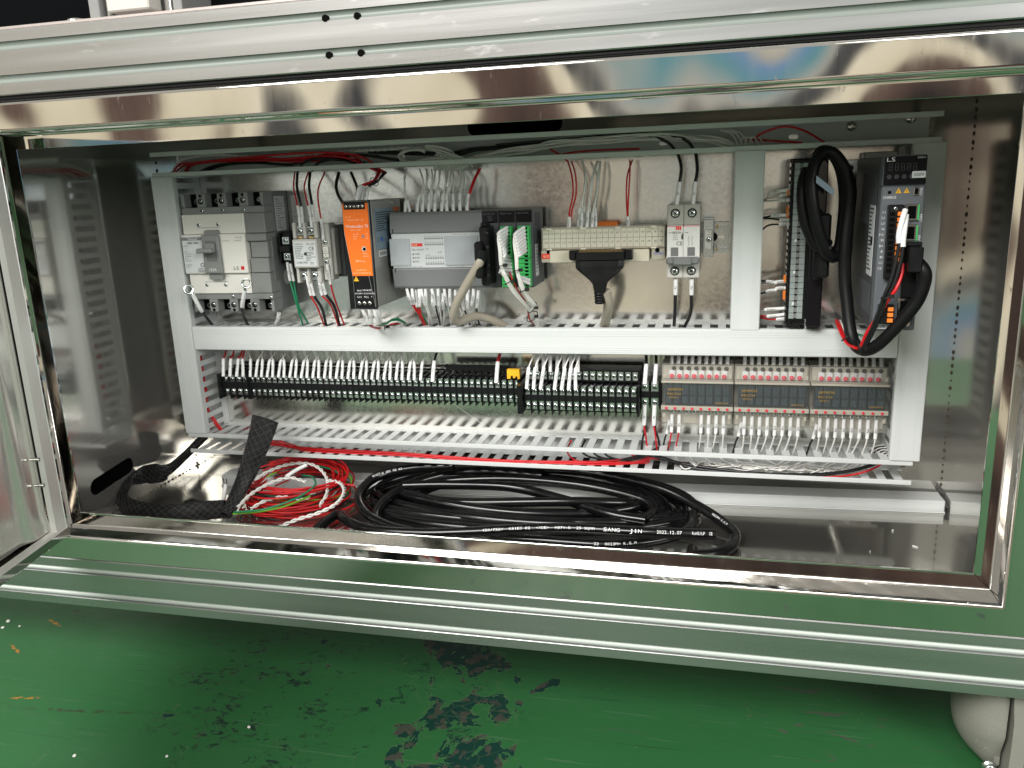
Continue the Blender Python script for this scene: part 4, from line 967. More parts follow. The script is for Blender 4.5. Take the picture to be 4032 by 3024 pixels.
# ================================================================== black terminal board on its side
t = thing('black_terminal_board', 'tall black terminal board mounted upright with two pale number strips', 'terminal board', (792, 20, 151))
VX0, VX1 = 775.0, 812.0
bx('base', MT['black_plastic'], t, VX0+1, VX1, 8, 58.6, 152, 330, 1)
bx('front_deck', MT['black_plastic'], t, VX0+2, VX0+26, -6, 7.9, 153, 329, .8)
for x0, x1, k0 in ((VX0+4.4, VX0+9.6, 0), (VX0+12.6, VX0+18.4, 1)):
    for i in range(25):
        zc = 325.4-(i+.5)*6.6
        bx('number_tab', MT['tab_grey'], t, x0, x1, -6.6, -6.02, zc-3.1, zc+3.1, .15)
m = MB()
for i in range(25): m.box(VX0+9.8, VX0+12.4, -6.5, -6.02, 325.4-(i+.5)*6.6-2.4, 325.4-(i+.5)*6.6+2.4)
m.build('tab_row', MT['mid_grey'], t)
for i in range(20): text('%s%d' % ('B' if i % 2 else 'A', i//2+1), (VX0+14, -6.7, 322-(i+.5)*7.6), 1.6, 'print_grey', t, right=(0,0,1), upv=(-1,0,0))
bx('clear_cover', MT['clear'], t, VX0+1.6, VX0+20, -9, -7, 153.6, 328.6, .3)
bx('header', MT['black_gloss'], t, VX0+22, VX1, -14, 7.8, 152.4, 250, 1.2); bx('header', MT['black_gloss'], t, VX0+22, VX1, -12, 7.8, 251, 329, 1.2)
text('AFS-H50', (VX0+21.2, -7.0, 160), 2.4, 'print_white', t, right=(0,0,-1), upv=(1,0,0))
for z_, h_ in ((295, 6), (275, 12), (203, 8), (185, 10)): bx('lug', MT['orange_soft'], t, VX0-1.6, VX0+1.4, 2, 8, z_-h_/2, z_+h_/2, .5)
for z_ in (243.6, 210, 176): bx('clip', MT['print_white'], t, VX0+7, VX0+9, -10.4, -9.02, z_, z_+3, .2)
m = MB()
for i in range(24): m.box(VX0+.4, VX0+1.0, -2, 10, 156+i*7.2, 160+i*7.2)
m.build('edge_teeth', MT['tin'], t)
t = thing('black_plug', 'tall black plug clipped to the right of the upright terminal board', 'plug', (806, -24, 205))
m = MB(); m.box(802, 815, -36, -14.1, 208, 274, 2.5); m.box(800, 806, -30, -14.2, 205, 278, 1.2); m.build('hood', MT['black_rubber'], t)

# ================================================================== servo drive
mat('digit_off', (0.030, 0.028, 0.030), 0.4)
t = thing('servo_drive', 'dark grey servo drive with a black display window marked 200V', 'servo drive', (868, -20, 163))
SX0, SX1, SY, SZ0, SZ1 = 849.6, 887.4, -94.0, 164.0, 328.2
bx('housing', MT['servo_grey'], t, SX0, SX1-.6, SY+14, 54, SZ0+.6, SZ1-1, 1.2)
m = MB()
for k in range(30): m.box(SX0-.5, SX0+.1, -70+k*2.6, -68.8+k*2.6, 262, 312)
for k in range(30): m.box(SX0-.5, SX0+.1, -70+k*2.6, -68.8+k*2.6, 176, 206)
tag(m.build('vent_ribs', MT['servo_grey'], t), kind='stuff')
bx('heat_sink', MT['bracket'], t, SX0+4, SX1, 40, 57, 160, 334, 1); bx('mounting_ear', MT['zinc'], t, SX0-17, SX0+4.2, 52, 56, 312, 327, .8); screw(t, SX0-8, 51.9, 318, 4.0)
fr_ = bx('front', MT['servo_front'], t, SX0, SX1, SY, SY+13.9, SZ0, 300.2, 1.2)
bx('display_head', MT['servo_front'], t, SX0+.2, SX1-.2, SY+.5, SY+13.9, 300.4, SZ1-.4, 1)
dh = bx('display_window', MT['black_gloss'], t, SX0+.8, SX1-.8, SY-1.6, SY+.4, 301.4, SZ1-1.4, .6)
text('LS', (SX0+2.6, SY-1.9, 322.4), 3.6, 'print_white', dh, width=7, res=2); text('XMIVO', (SX1-9.4, SY-1.9, 324.4), 1.6, 'print_white', dh, width=7.4)
for k in range(5):
    m = MB(); x_ = SX0+4.6+k*5.2
    for a in ((0,0,3,.5),(0,3,3,3.5),(0,6,3,6.5),(0,0,.5,3.2),(2.6,0,3.1,3.2),(0,3.2,.5,6.4),(2.6,3.2,3.1,6.4)): m.box(x_+a[0], x_+a[2], SY-1.75, SY-1.62, 314+a[1], 314+a[3])
    m.build('digit', MT['digit_off'], dh)
for k in range(4): m = MB(); m.cyl((SX0+5.4+k*6.4, SY-1.8, 308.6), (SX0+5.4+k*6.4, SY-1.6, 308.6), 2.1, 14); m.build('key', MT['digit_off'], dh)
sheet('voltage_sticker', 'sticker', dh, SX1-13, SX1-1.4, 307.0, 313.0, SY-2.0, .6); text('200V', (SX1-7.2, SY-2.3, 308.6), 2.7, 'print_black', dh, align='C', width=9, res=2)
fy = SY-.2
MB().cyl((SX0+7, fy-.1, 294.6), (SX0+7, SY+1, 294.6), 1.6, 12).build('charge_lamp', MT['void'], fr_)
warn(fr_, SX0+14.6, fy+.1, 293.6, 5.2); warn(fr_, SX0+21.6, fy+.1, 293.6, 5.2)
bx('usb_port', MT['nickel'], fr_, SX1-10.4, SX1-5.6, SY-1.4, SY-.05, 291, 299, .5); bx('usb_slot', MT['void'], fr_, SX1-9.4, SX1-6.6, SY-1.6, SY-1.41, 292.2, 297.8, 0)
text('CHARGE', (SX0+1.6, fy, 288.8), 2.5, 'print_white', fr_, width=11.5, res=2); text('CN5', (SX1-2.6, fy, 291), 2.4, 'print_white', fr_, right=(0,0,1), upv=(-1,0,0), width=7)
for k, s_ in enumerate(('L1', 'L2', 'L3', 'N', 'PO', 'PI', 'B+', 'B', 'BI', 'C1', 'C2')): text(s_, (SX0+4.6, fy, 275.6-k*5.25), 2.2, 'print_white', fr_, align='R')
pt = bx('power_terminals', MT['black_plastic'], fr_, SX0+6, SX0+19.5, SY-8, SY-.06, 214.6, 283.4, .8); screw(pt, SX0+11.6, SY-8.1, 280, 1.9)
for k in range(11):
    zc = 275.2-k*5.25; bx('release_tab', MT['orange_soft'], pt, SX0+13.6, SX0+18.6, SY-11, SY-8.02, zc-1.9, zc+1.9, .4); bx('wire_port', MT['void'], pt, SX0+7.4, SX0+11.6, SY-8.4, SY-8.02, zc-1.7, zc+1.7, 0)
for z0, z1, nm in ((268.4, 283.6, 'a'), (249.6, 264.6, 'b')):
    pj = bx('network_port', MT['nickel'], fr_, SX0+21.4, SX0+33, SY-2.5, SY-.06, z0, z1, .5); bx('socket', MT['void'], pj, SX0+23.2, SX0+30.6, SY-2.9, SY-2.4, z0+1.8, z1-1.8, 0); bx('green_lamp', MT['green_terminal'], pj, SX0+32, SX0+33.4, SY-2.8, SY-2.5, z0+.5, z1-.5, 0)
text('CN4', (SX1-1.0, fy, 267), 2.4, 'print_white', fr_, right=(0,0,1), upv=(-1,0,0), width=7); text('CN3', (SX1-1.2, fy, 247.6), 2.4, 'print_white', fr_, right=(0,0,1), upv=(-1,0,0), width=7); text('CN2', (SX1-1.0, fy, 176), 2.4, 'print_white', fr_, right=(0,0,1), upv=(-1,0,0), width=7)
bx('io_port', MT['black_plastic'], fr_, SX0+23, SX0+35, SY-4, SY-.06, 196, 244, .8)
mt_ = bx('motor_terminals', MT['black_plastic'], fr_, SX0+3.6, SX0+17, SY-8, SY-.06, 172, 190, .6)
for k in range(3): bx('release_tab', MT['orange_soft'], mt_, SX0+11, SX0+16, SY-11, SY-8.02, 184.2-k*5.4, 188-k*5.4, .4)
bx('encoder_port', MT['nickel'], fr_, SX0+21, SX0+33, SY-2.5, SY-.06, 168, 196, .6); bx('encoder_slot', MT['void'], fr_, SX0+23, SX0+31, SY-2.8, SY-2.4, 175, 193, 0)
sheet('model_sticker', 'sticker', fr_, SX0+.6, SX0+17, 165.4, 170.6, SY-.5); text('L7SA', (SX0+2, SY-.8, 166.6), 2.7, 'print_black', fr_, width=9)
MB().box(SX0-.9, SX0-.55, -74, -46, 214, 282).build('side_label', MT['sticker'], t)
m = MB()
for k in range(16): m.box(SX0-1.1, SX0-.92, -50-random.uniform(6, 20), -48, 278-k*3.9, 279.3-k*3.9)
m.box(SX0-1.1, SX0-.92, -70, -60, 244, 252); tag(m.build('fine_print', MT['print_black'], t), kind='stuff')

# ================================================================== terminal strips of the lower row
def strip(name, label, xs, pitch, rows, yf, z0, z1, bar, ends=(), group=None, deep=None):
    t = thing(name, label, 'terminal strip', ((xs[0]+xs[-1])/2, 35, z0))
    m = MB(); w = pitch
    m.box(-w/2+.05, w/2-.05, yf+9, 51, z0+3, z1-2); m.box(-w/2+.05, w/2-.05, yf-.5, yf+8.9, bar[0], bar[1], .5)
    m.box(w/2-1.2, w/2-.1, yf+1.4, 50, z0, z1, .2)
    pm = m.mesh('terminal_pole', (0,0,0), MT['black_plastic'])
    m = MB(); m.box(-w/2+.6, w/2-1.7, yf+2.5, yf+8.8, -6.0, 5.0, .4); cm = m.mesh('clamp_plate', (0,0,0), MT['tin'])
    for x in xs:
        p = inst('terminal_pole', pm, t, (x, 0, 0))
        for z in rows:
            inst('clamp_plate', cm, p, (x-.1, 0, z)); inst('screw', SCREW[3.0 if pitch > 8.4 else 2.4], p, (x-.5, yf+2.4, z-.4))
        if deep:
            zz, yy = deep; m = MB(); inst('clamp_plate', cm, p, (x-.1, yy-yf, zz)); inst('screw', SCREW[2.4], p, (x-.5, yy+2.4, zz))
    for a, b, y_, za, zb in ends: bx('end_plate', MT['black_plastic'], t, a, b, y_, 50.5, za, zb, .6)
    return t
TBX = [59.0 + 10.0*k for k in range(4)] + [99.4 + 8.32*k for k in range(45)]
tb1 = strip('terminal_strip', 'long black screw terminal strip at the lower left with white marker sleeves', TBX[4:], 8.32, (73.6, 56.4), 16, 44.5, 82, (60.2, 69.2), ends=((466.4, 469.4, 12, 47, 81),))
strip('terminal_strip', 'black four pole terminal strip at the far left of the lower row', TBX[:4], 10.0, (73.6, 56.4), 16, 44.5, 82, (60.2, 69.2), ends=((50.6, 53.8, 10, 46.5, 81), (94.2, 95.1, 10, 46.5, 81)))
tb2 = strip('terminal_strip', 'black double deck terminal strip right of the yellow marker', [482.7 + 8.55*k for k in range(16)], 8.55, (71.6, 53.2), -2, 41, 78, (58.6, 66.4), ends=((471.0, 477.6, -10, 43.5, 79), (615.6, 617.4, -6, 43, 80)), deep=(86.0, 18))
m = MB(); m.box(478, 616, 21, 50, 77.8, 93, .5); m.build('upper_deck', MT['black_plastic'], tb2)
tb3 = strip('terminal_strip', 'black two pole terminal strip between the double deck strip and the relays', [623.0, 634.6], 11.4, (75.4, 56.6), 12, 48, 82, (62, 70), ends=((617.8, 619.0, 8, 48, 82), (640.2, 641.0, 8, 48, 82)))
m = MB(); m.prism([(453, 80.8), (453, 92.4), (468.6, 92.4), (469.2, 78), (466.6, 78), (466, 84), (463.4, 84), (463.2, 81.6), (460.6, 81.6), (460.4, 84.6), (457.4, 84.6), (457.2, 80.8)], 'y', 17, 24)
tag(m.build('yellow_marker', MT['yellow']), 'orange yellow comb clip at the right end of the long terminal strip', 'clip')
m = MB(); m.box(368, 452, 33, 39, 86, 94, .6)
for k in range(10): m.box(371+k*8.32, 374.6+k*8.32, 30, 36, 80.8, 86, .3)
tag(m.build('jumper_comb', MT['black_plastic']), 'black jumper comb behind the long terminal strip, left of the yellow clip', 'jumper')
bx_ = MB(); bx_.box(54, 368, 47, 50.5, 82.5, 85.5, .4); tag(bx_.build('marker_rail', MT['black_gloss']), 'thin dark strip on the plate behind the white marker sleeves', 'strip')

# ================================================================== terminal relays
RLAB = ('left one of the three clear covered relay blocks, next to the terminal strips', 'middle one of the three clear covered relay blocks', 'right one of the three clear covered relay blocks, beside the upright duct')
for i in range(3):
    x0 = 641.6 + i*83.2; x1 = x0 + 82.6
    t = thing('relay_block', RLAB[i], 'relay block', ((x0+x1)/2, 30, 28), 'relay blocks')
    bx('base', MT['relay_case'], t, x0, x1, 24, 51, 29, 101.6, 1)
    bx('upper_ledge', MT['relay_case'], t, x0+.3, x1-.3, 6, 23.9, 81.8, 84.4, .6); bx('lamp_ledge', MT['relay_case'], t, x0+.3, x1-.3, 4, 23.9, 49.6, 55.0, .7)
    bx('deck', MT['relay_case'], t, x0+2, x1-2, 19, 23.9, 30, 49.4, .5); bx('deck', MT['relay_case'], t, x0+2, x1-2, 19, 23.9, 84.6, 101, .5)
    sm_ = MB().box(0, 6.8, 7, 23.8, 55.4, 81.4, .4).mesh('relay', (0,0,0), MT['relay_blue'])
    for k in range(8):
        xr = x0 + 5 + k*9.3; r_ = inst('relay', MB().box(0, 8.9, 9, 23.8, 55.4, 81.4, .4).mesh('relay', (0,0,0), MT['relay_blue']) if k == 0 else rl0, t, (xr, 0, 0))
        if k == 0: rl0 = r_.data
        m = MB()
        for q in range(5): m.box(xr+1+q*1.3, xr+1.5+q*1.3, 8.7, 8.95, 57.5, 65.5); m.box(xr+1+q*1.3, xr+1.4+q*1.3, 8.7, 8.95, 68, 79-(q%3)*1.4)
        m.build('relay_print', MT['sticker_blue'], r_)
        xs_ = x0 + 12 + k*8.55
        MB().lathe((xs_, 17.8, 88.0), (0,-1,0), [(0,2.7),(1,2.8),(2.4,2.3),(3.0,1.2)], 12).build('red_screw', MT['pink_red'], t)
        bx('clamp_window', MT['sticker'], t, xs_-3.2, xs_+3.2, 18.2, 18.9, 85.2, 95, .2)
        m = MB(); m.cyl((xs_+2.4, 18.2, 97.2), (xs_+2.4, 18.9, 97.2), 2.6, 12); m.build('entry_hole', MT['void'], t)
        MB().cyl((x0+6.5+k*9.9, 2.9, 52.4), (x0+6.5+k*9.9, 4, 52.4), 1.5, 12).build('lamp', MT['pink_red'], t)
        inst('screw', SCREW[3.0], t, (xs_+.6, 18.6, 44.6))
    sheet('print_plate', 'smoke_dark', t, x0+5, x0+5.1, 60, 61, 8.4) if False else None
    text('SAMWON', (x0+8, 4.0, 73.6), 3.2, 'print_gold', t, width=17, res=2); text('R8S-D24', (x0+8, 4.0, 68.4), 2.8, 'print_gold', t, width=15); text('24VDC', (x0+9, 4.0, 64.4), 2.2, 'print_gold', t, width=11); text('SAMWON', (x0+62, 4.0, 58.4), 2.2, 'print_gold', t, width=14)
    bx('relay_window', MT['smoke_dark'], t, x0+1.4, x1-.4, 4.6, 5.6, 55.3, 81.6, .2)
    bx('upper_clear_cover', MT['smoke_clear'], t, x0+.6, x1-.6, 7.2, 8.2, 84.7, 103.2, .2); bx('lower_clear_cover', MT['smoke_clear'], t, x0+.6, x1-.6, 7.2, 8.2, 29.0, 49.2, .2)
    for z_ in (102.4, 29.0): bx('cover_edge', MT['smoke_clear'], t, x0+.6, x1-.6, 8.3, 19, z_, z_+.8, .1)
    for a in (x0+2.2, x1-5.6):
        for z_ in (88, 40): bx('cover_latch', MT['relay_case'], t, a, a+3.2, 6.2, 7.1, z_, z_+5, .3)

# ================================================================== wires
COL = {'r': 'wire_red', 'b': 'wire_black', 'w': 'wire_white', 'g': 'wire_green', 'l': 'wire_lime'}
def sleeve_on(o, path, length, txt, at_end=True, r=2.0, mname='sleeve', th=2.1):
    L = sum((path[i+1]-path[i]).length for i in range(len(path)-1))
    seg = cut(path, max(0, L-length), L) if at_end else cut(path, 0, min(L, length))
    s_ = MB().tube(seg, r, 10).build('marker_sleeve', MT[mname], o)
    if txt:
        a, b = seg[0], seg[-1]; d = (b-a).normalized()
        if abs(d.z) >= abs(d.x):
            if d.z < 0: d = -d
        elif d.x < 0: d = -d
        mid = seg[len(seg)//2]; v = Vector((0, -1, 0)); u_ = v.cross(d) * -1
        u_ = d.cross(v); u_ = -u_ if (d.z > .7 and u_.x > 0) or (abs(d.x) > .7 and u_.z < 0) else u_
        c = a.lerp(b, .5); off = min((p-c).length for p in seg)
        text(txt, mid - d*(length*.0) + v*(r+.25) - u_*(th/2), th, 'print_black', s_, right=d, upv=u_, align='C')
    return s_
def wire(label, pts, col='w', r=0.9, sleeve=None, group=None, at_end=True, sr=1.9, smat='sleeve', n=7, name='wire', seg=7):
    path = spline(pts, n); o = MB().tube(path, r, seg).build(name, MT[COL.get(col, col)]); tag(o, label, 'wire' if name == 'wire' else 'cable', group)
    if sleeve: sleeve_on(o, path, sleeve[0], sleeve[1], at_end, sr, smat)
    return o
def ring_tie(label, c, axis, r, head=True):
    c = Vector(c); ax = Vector(axis).normalized(); a = ax.orthogonal().normalized(); b = ax.cross(a)
    m = MB(); m.tube([c + (a*math.cos(t_*math.pi/8)+b*math.sin(t_*math.pi/8))*r for t_ in range(16)], 0.55, 6, closed=True, ry=None)
    m.v = [tuple(Vector(p)) for p in m.v]
    t = thing('cable_tie', label, 'cable tie', tuple(c), 'cable ties')
    m.build('band', MT['tie'], t)
    if head:
        h = c + Vector((.75, -.6, .1)).normalized()*r; MB().box(h.x-2.4, h.x+2.4, h.y-1.8, h.y+1.8, h.z-1.8, h.z+1.8, .4).build('head', MT['tie'], t)
    return t

# --- contactor, upper side
G = 'wires of the contactor'
wire('red wire with sleeve T1 at the top of the contactor', [(190.6,20.0,338.8),(195.2,5.0,322.3),(201.1,-4.0,309.8),(205.1,-8.0,295.9),(206.4,-10.0,273.0)], 'r', 1.0, (26, 'T1'), G)
wire('black wire beside the T1 sleeve at the top of the contactor', [(193.2,22.0,338.7),(198.0,8.0,322.2),(204.7,-2.0,309.6),(207.9,-5.0,295.7),(207.8,-6.0,272.7)], 'b', 1.7, (25, 'T1'), G, sr=2.1)
wire('red wire with sleeve R1 at the top of the contactor', [(208.9,20.0,338.1),(209.4,5.0,321.8),(215.0,-4.0,309.3),(219.3,-8.0,295.5),(222.0,-10.0,272.6)], 'r', 1.0, (26, 'R1'), G)
wire('black wire beside the R1 sleeve at the top of the contactor', [(210.4,22.0,338.1),(214.4,8.0,321.6),(220.4,-2.0,307.7),(222.9,-5.0,295.3),(222.9,-6.0,274.4)], 'b', 1.7, (25, 'R1'), G, sr=2.1)
wire('single red wire with sleeve POWER-T bowing into the contactor', [(230.1,22.0,337.3),(228.0,5.0,318.4),(231.3,-5.0,301.9),(234.9,-9.0,279.9),(236.4,-11.0,257.7)], 'r', 1.0, (25, 'POWER-T'), G)
# --- contactor, lower side
wire('red wire with sleeve P210 under the contactor', [(208.5,-10.0,214.0),(211.2,-8.0,189.1),(214.6,0.0,171.7),(208.5,25.0,144.9)], 'r', 1.1, (25, 'P210'), G, False)
wire('black wire with sleeve P210 under the contactor', [(210.9,-7.0,209.3),(213.8,-5.0,188.6),(218.7,3.0,171.2),(209.8,28.0,144.4)], 'b', 1.8, (21, 'P210'), G, False, sr=2.2)
wire('red wire with sleeve N210 under the contactor', [(225.0,-10.0,212.4),(226.2,-8.0,190.2),(232.6,0.0,176.1),(228.5,25.0,145.0)], 'r', 1.1, (23, 'N210'), G, False)
wire('black wire with sleeve N210 under the contactor', [(227.3,-7.0,207.7),(229.8,-5.0,190.8),(235.8,3.0,174.2),(228.7,28.0,144.5)], 'b', 1.8, (18, 'N210'), G, False, sr=2.2)
wire('red wire with sleeve POWER-N running down to the middle duct', [(238.4,-11.0,228.0),(239.2,-8.0,204.1),(238.9,0.0,183.4),(237.4,25.0,144.3)], 'r', 1.1, (25, 'POWER-N'), G, False)
wire('green wire with sleeve FG below the small earth terminal', [(168.9,18.0,228.2),(172.4,14.0,205.6),(178.4,14.0,174.1),(175.2,30.0,145.5)], 'g', 1.2, (24, 'FG'), 'earth wires', False)
wire('yellowish green wire with sleeve FG below the small earth terminal', [(172.2,20.0,226.5),(176.5,16.0,204.6),(179.3,16.0,173.8),(182.2,32.0,146.7)], 'wire_lime' if False else 'g', 1.2, (23, 'FG'), 'earth wires', False)
# --- ring lugs hanging in front of the big breaker
def lug(label, pts, c, ax, txt):
    o = wire(label, pts, 'b', 2.0, (27, txt), 'lugged wires', False, sr=2.7)
    c = Vector(c); ax = Vector(ax).normalized(); a = ax.orthogonal().normalized(); b = ax.cross(a); m = MB()
    ci = [c + (a*math.cos(k*math.pi/12)+b*math.sin(k*math.pi/12))*5.2 for k in range(24)]
    m.tube(ci, 1.5, 6, closed=True, ry=.6); p0 = Vector(pts[0]); m.tube([p0, p0.lerp(c, .35)], [2.2, 1.6], 8); m.build('ring_lug', MT['tin'], o)
    return o
lug('black wire with a ring lug at the left of the big breaker', [(54.4,-24.0,194.1),(57.1,-14.0,171.8),(50.9,4.0,159.6),(43.8,25.0,145.5)], (51.8,-27.0,200.2), (.5,-.8,.25), 'L')
lug('black wire with a large ring lug in front of the big breaker', [(129.7,-24.0,198.5),(118.5,-16.0,177.9),(108.6,0.0,162.0),(97.9,25.0,144.9)], (134.7,-27.0,207.2), (.25,-.95,.1), 'T')
wire('white sleeved wire N1 under the right end of the big breaker', [(148.1,20.0,162.1),(142.4,25.0,152.8),(133.8,32.0,144.6)], 'w', 1.6, (20, 'N1'), 'lugged wires', False, sr=2.6)
# --- power supply
G = 'wires of the power supply'
wire('black wire dropping behind the left edge of the orange power supply', [(249.1,22.0,336.6),(248.8,12.0,323.1),(255.2,0.0,312.0),(273.2,-25.0,299.3)], 'b', 2.0, None, G)
wire('black wire dropping behind the top of the orange power supply', [(265.1,22.0,335.9),(274.0,10.0,326.3),(283.6,-5.0,316.6),(293.3,-25.0,300.7)], 'b', 1.8, None, G)
for k, (c_, s_, lab, pts) in enumerate((('r', 'VCC+', 'red wire with sleeve VCC+ on top of the orange power supply', [(302.6,16.0,334.5),(308.1,-10.0,325.9),(306.1,-25.0,322.5),(303.0,-35.0,320.1),(300.5,-42.0,314.1),(299.4,-46.0,303.1)]),
        ('r', 'VCC+', 'second red wire with sleeve VCC+ close behind the first on the power supply', [(304.6,18.0,334.4),(307.8,-6.0,325.2),(304.5,-18.0,321.7),(302.0,-28.0,318.4),(299.7,-34.0,312.6),(300.1,-40.0,302.9)]),
        ('b', 'GND', 'black wire with sleeve GND on top of the orange power supply', [(308.3,20.0,334.3),(310.7,-6.0,324.4),(308.1,-25.0,319.8),(311.0,-40.0,312.4),(310.6,-46.0,302.8)]),
        ('b', 'GND', 'black wire with sleeve GND leaning left on the power supply top', [(310.1,20.0,332.8),(310.0,-8.0,323.1),(306.3,-22.0,318.5),(305.6,-36.0,311.2),(305.7,-44.0,302.9)]))):
    wire(lab, pts, c_, 1.2, (20, s_), G, sr=2.3)
ring_tie('black cable tie on the wires above the orange power supply', (307.1,-8.0,323.6), (.8,-.4,.5), 5.5)
for s_, lab, c_, pts in (('R211', 'red wire with sleeve R211 under the orange power supply', 'r', [(295.8,-46.0,177.7),(297.2,-42.0,168.4),(297.6,-34.0,156.9),(295.2,-16.0,150.3),(294.1,8.0,145.6),(294.9,25.0,143.8)]),
        ('N211', 'red wire with sleeve N211 under the orange power supply', 'r', [(304.5,-46.0,177.7),(303.5,-42.0,168.5),(300.1,-32.0,155.7),(298.0,-12.0,148.7),(298.0,10.0,146.5),(305.9,30.0,147.5),(311.1,40.0,141.9)]),
        ('FG', 'green wire with sleeve under the orange power supply, left of its pair', 'g', [(310.8,-46.0,177.7),(311.2,-42.0,167.1),(309.2,-32.0,156.2),(306.8,-12.0,153.4),(308.0,10.0,154.7),(314.5,25.0,152.1),(316.0,40.0,143.5)]),
        ('P', 'green wire with sleeve under the orange power supply, right of its pair', 'g', [(314.0,-44.0,177.4),(313.3,-38.0,167.8),(311.2,-28.0,158.8),(309.0,-8.0,154.1),(308.9,12.0,155.8),(311.8,28.0,153.1),(316.1,44.0,143.5)])):
    wire(lab, pts, c_, 1.2, (22, s_), G, False, sr=2.2)
ring_tie('black cable tie on the wires below the orange power supply', (303.0,2.0,148.7), (1,.2,0), 5.5)

# --- controller, upper row
G = 'signal wires on top of the controller'
def twist(label, pts, r, pitch, amp, m1='wire_white', m2='wire_white', group=None, cat='wire'):
    path = spline(pts, 14); t = thing('twisted_pair', label, cat, tuple(path[-1]), group); s = 0.0; A1, A2 = [], []
    fine = []
    for i in range(len(path)-1):
        for k in range(3): fine.append(path[i].lerp(path[i+1], k/3))
    fine.append(path[-1])
    for i, p in enumerate(fine):
        if i: s += (p-fine[i-1]).length
        d = (fine[min(i+1, len(fine)-1)]-fine[max(i-1, 0)]).normalized(); a = d.cross(Vector((0, 1, 0.13))).normalized(); b = d.cross(a); w = 2*math.pi*s/pitch
        o_ = (a*math.cos(w)+b*math.sin(w))*amp; A1.append(p+o_); A2.append(p-o_)
    MB().tube(A1, r, 6).build('strand', MT[m1], t); MB().tube(A2, r, 6).build('strand', MT[m2], t)
    return t
t = twist('twisted white pair with two sleeves at the left of the controller top', [(336.7,22.0,336.8),(338.6,10.0,325.3),(340.2,4.0,311.8),(342.3,0.0,299.7)], .75, 16, .9, group=G)
for k, (a, b) in enumerate((((258,505),(252,602)), ((270,502),(292,602)))):
    p0, p1 = ((341.8,0.0,300.4), (340.7,-2.0,287.4)) if k == 0 else ((343.6,0.0,300.7), (346.6,-2.0,287.2))
    MB().tube([p0, p1], 2.0, 10).build('marker_sleeve', MT['sleeve'], t); text(('S5+', 'S5-')[k], (p1[0], -4.3, p1[2]+2), 2.0, 'print_black', t, right=(0,0,1), upv=(-1,0,0))
CT = [('000', [(353.2,24.0,336.2),(361.9,10.0,321.7),(361.5,4.0,309.8),(357.0,0.0,300.6),(355.9,-2.0,287.0)]), ('002', [(361.1,24.0,335.9),(367.4,12.0,326.9),(364.4,4.0,311.0),(363.1,0.0,300.4),(362.6,-2.0,286.8)]),
      ('004', [(368.2,24.0,335.6),(374.0,10.0,324.0),(372.0,4.0,310.7),(370.5,0.0,300.2),(370.5,-2.0,286.5)]), ('006', [(378.1,24.0,335.2),(381.4,10.0,321.0),(379.1,4.0,309.2),(378.1,0.0,299.9),(378.0,-2.0,286.3)]),
      ('008', [(385.4,24.0,334.9),(389.7,10.0,322.0),(388.5,4.0,308.8),(387.1,0.0,299.7),(386.3,-2.0,286.1)]), ('00A', [(392.6,24.0,334.6),(395.2,10.0,321.8),(392.8,4.0,310.0),(392.5,0.0,299.5),(392.9,-2.0,285.9)]),
      ('00C', [(394.4,24.0,334.5),(399.2,10.0,321.7),(399.9,4.0,308.5),(400.5,0.0,299.2),(400.9,-2.0,285.7)]), ('00E', [(405.2,24.0,334.1),(410.2,10.0,321.3),(408.9,4.0,308.2),(408.7,0.0,299.0),(408.9,-2.0,285.5)])]
ORD = ('first', 'second', 'third', 'fourth', 'fifth', 'sixth', 'seventh', 'eighth', 'ninth', 'tenth')
for k, (s_, p) in enumerate(CT): wire('white wire with sleeve %s, %s of the front row on the controller top' % (s_, ORD[k]), p, 'w', 1.0, (21, s_), G, sr=2.1)
CB = [('001', [(360.9,28.0,335.9),(364.2,16.0,322.9),(365.0,12.0,313.5),(367.6,10.0,309.2),(366.7,8.0,291.9)]), ('003', [(371.5,28.0,335.5),(373.7,16.0,322.6),(370.6,12.0,313.3),(374.7,10.0,308.9),(374.0,8.0,291.7)]),
      ('005', [(377.8,28.0,335.2),(380.0,16.0,322.4),(379.4,12.0,314.4),(384.0,10.0,308.6),(382.5,8.0,291.5)]), ('007', [(388.0,28.0,334.8),(388.9,16.0,322.0),(388.3,12.0,314.1),(390.4,10.0,308.4),(389.7,8.0,291.2)]),
      ('009', [(392.4,28.0,334.6),(397.9,16.0,321.7),(397.0,12.0,313.8),(396.8,10.0,308.2),(396.2,8.0,291.1)]), ('00B', [(404.7,28.0,334.2),(406.9,16.0,321.4),(405.9,12.0,313.4),(404.4,10.0,307.9),(403.5,8.0,290.8)]),
      ('00D', [(406.4,28.0,334.1),(411.2,16.0,321.2),(411.9,12.0,313.2),(412.0,10.0,309.3),(412.1,8.0,290.6)])]
for k, (s_, p) in enumerate(CB): wire('white wire with sleeve %s, %s of the rear row on the controller top' % (s_, ORD[k]), p, 'w', 1.0, (24, s_), G, sr=2.0)
for k in range(2): wire(('red wire curving to the sleeve VCC+ at the right of the controller top', 'red wire lying against its twin above the controller sleeve VCC+')[k], [(x+k*1.6, y+k, z) for x, y, z in [(428.0,22.0,334.1),(423.7,10.0,320.8),(420.9,2.0,309.1),(418.1,0.0,298.7),(417.3,-2.0,285.2)]], 'r', .95, (21, 'VCC+') if k == 0 else None, G, sr=2.3)
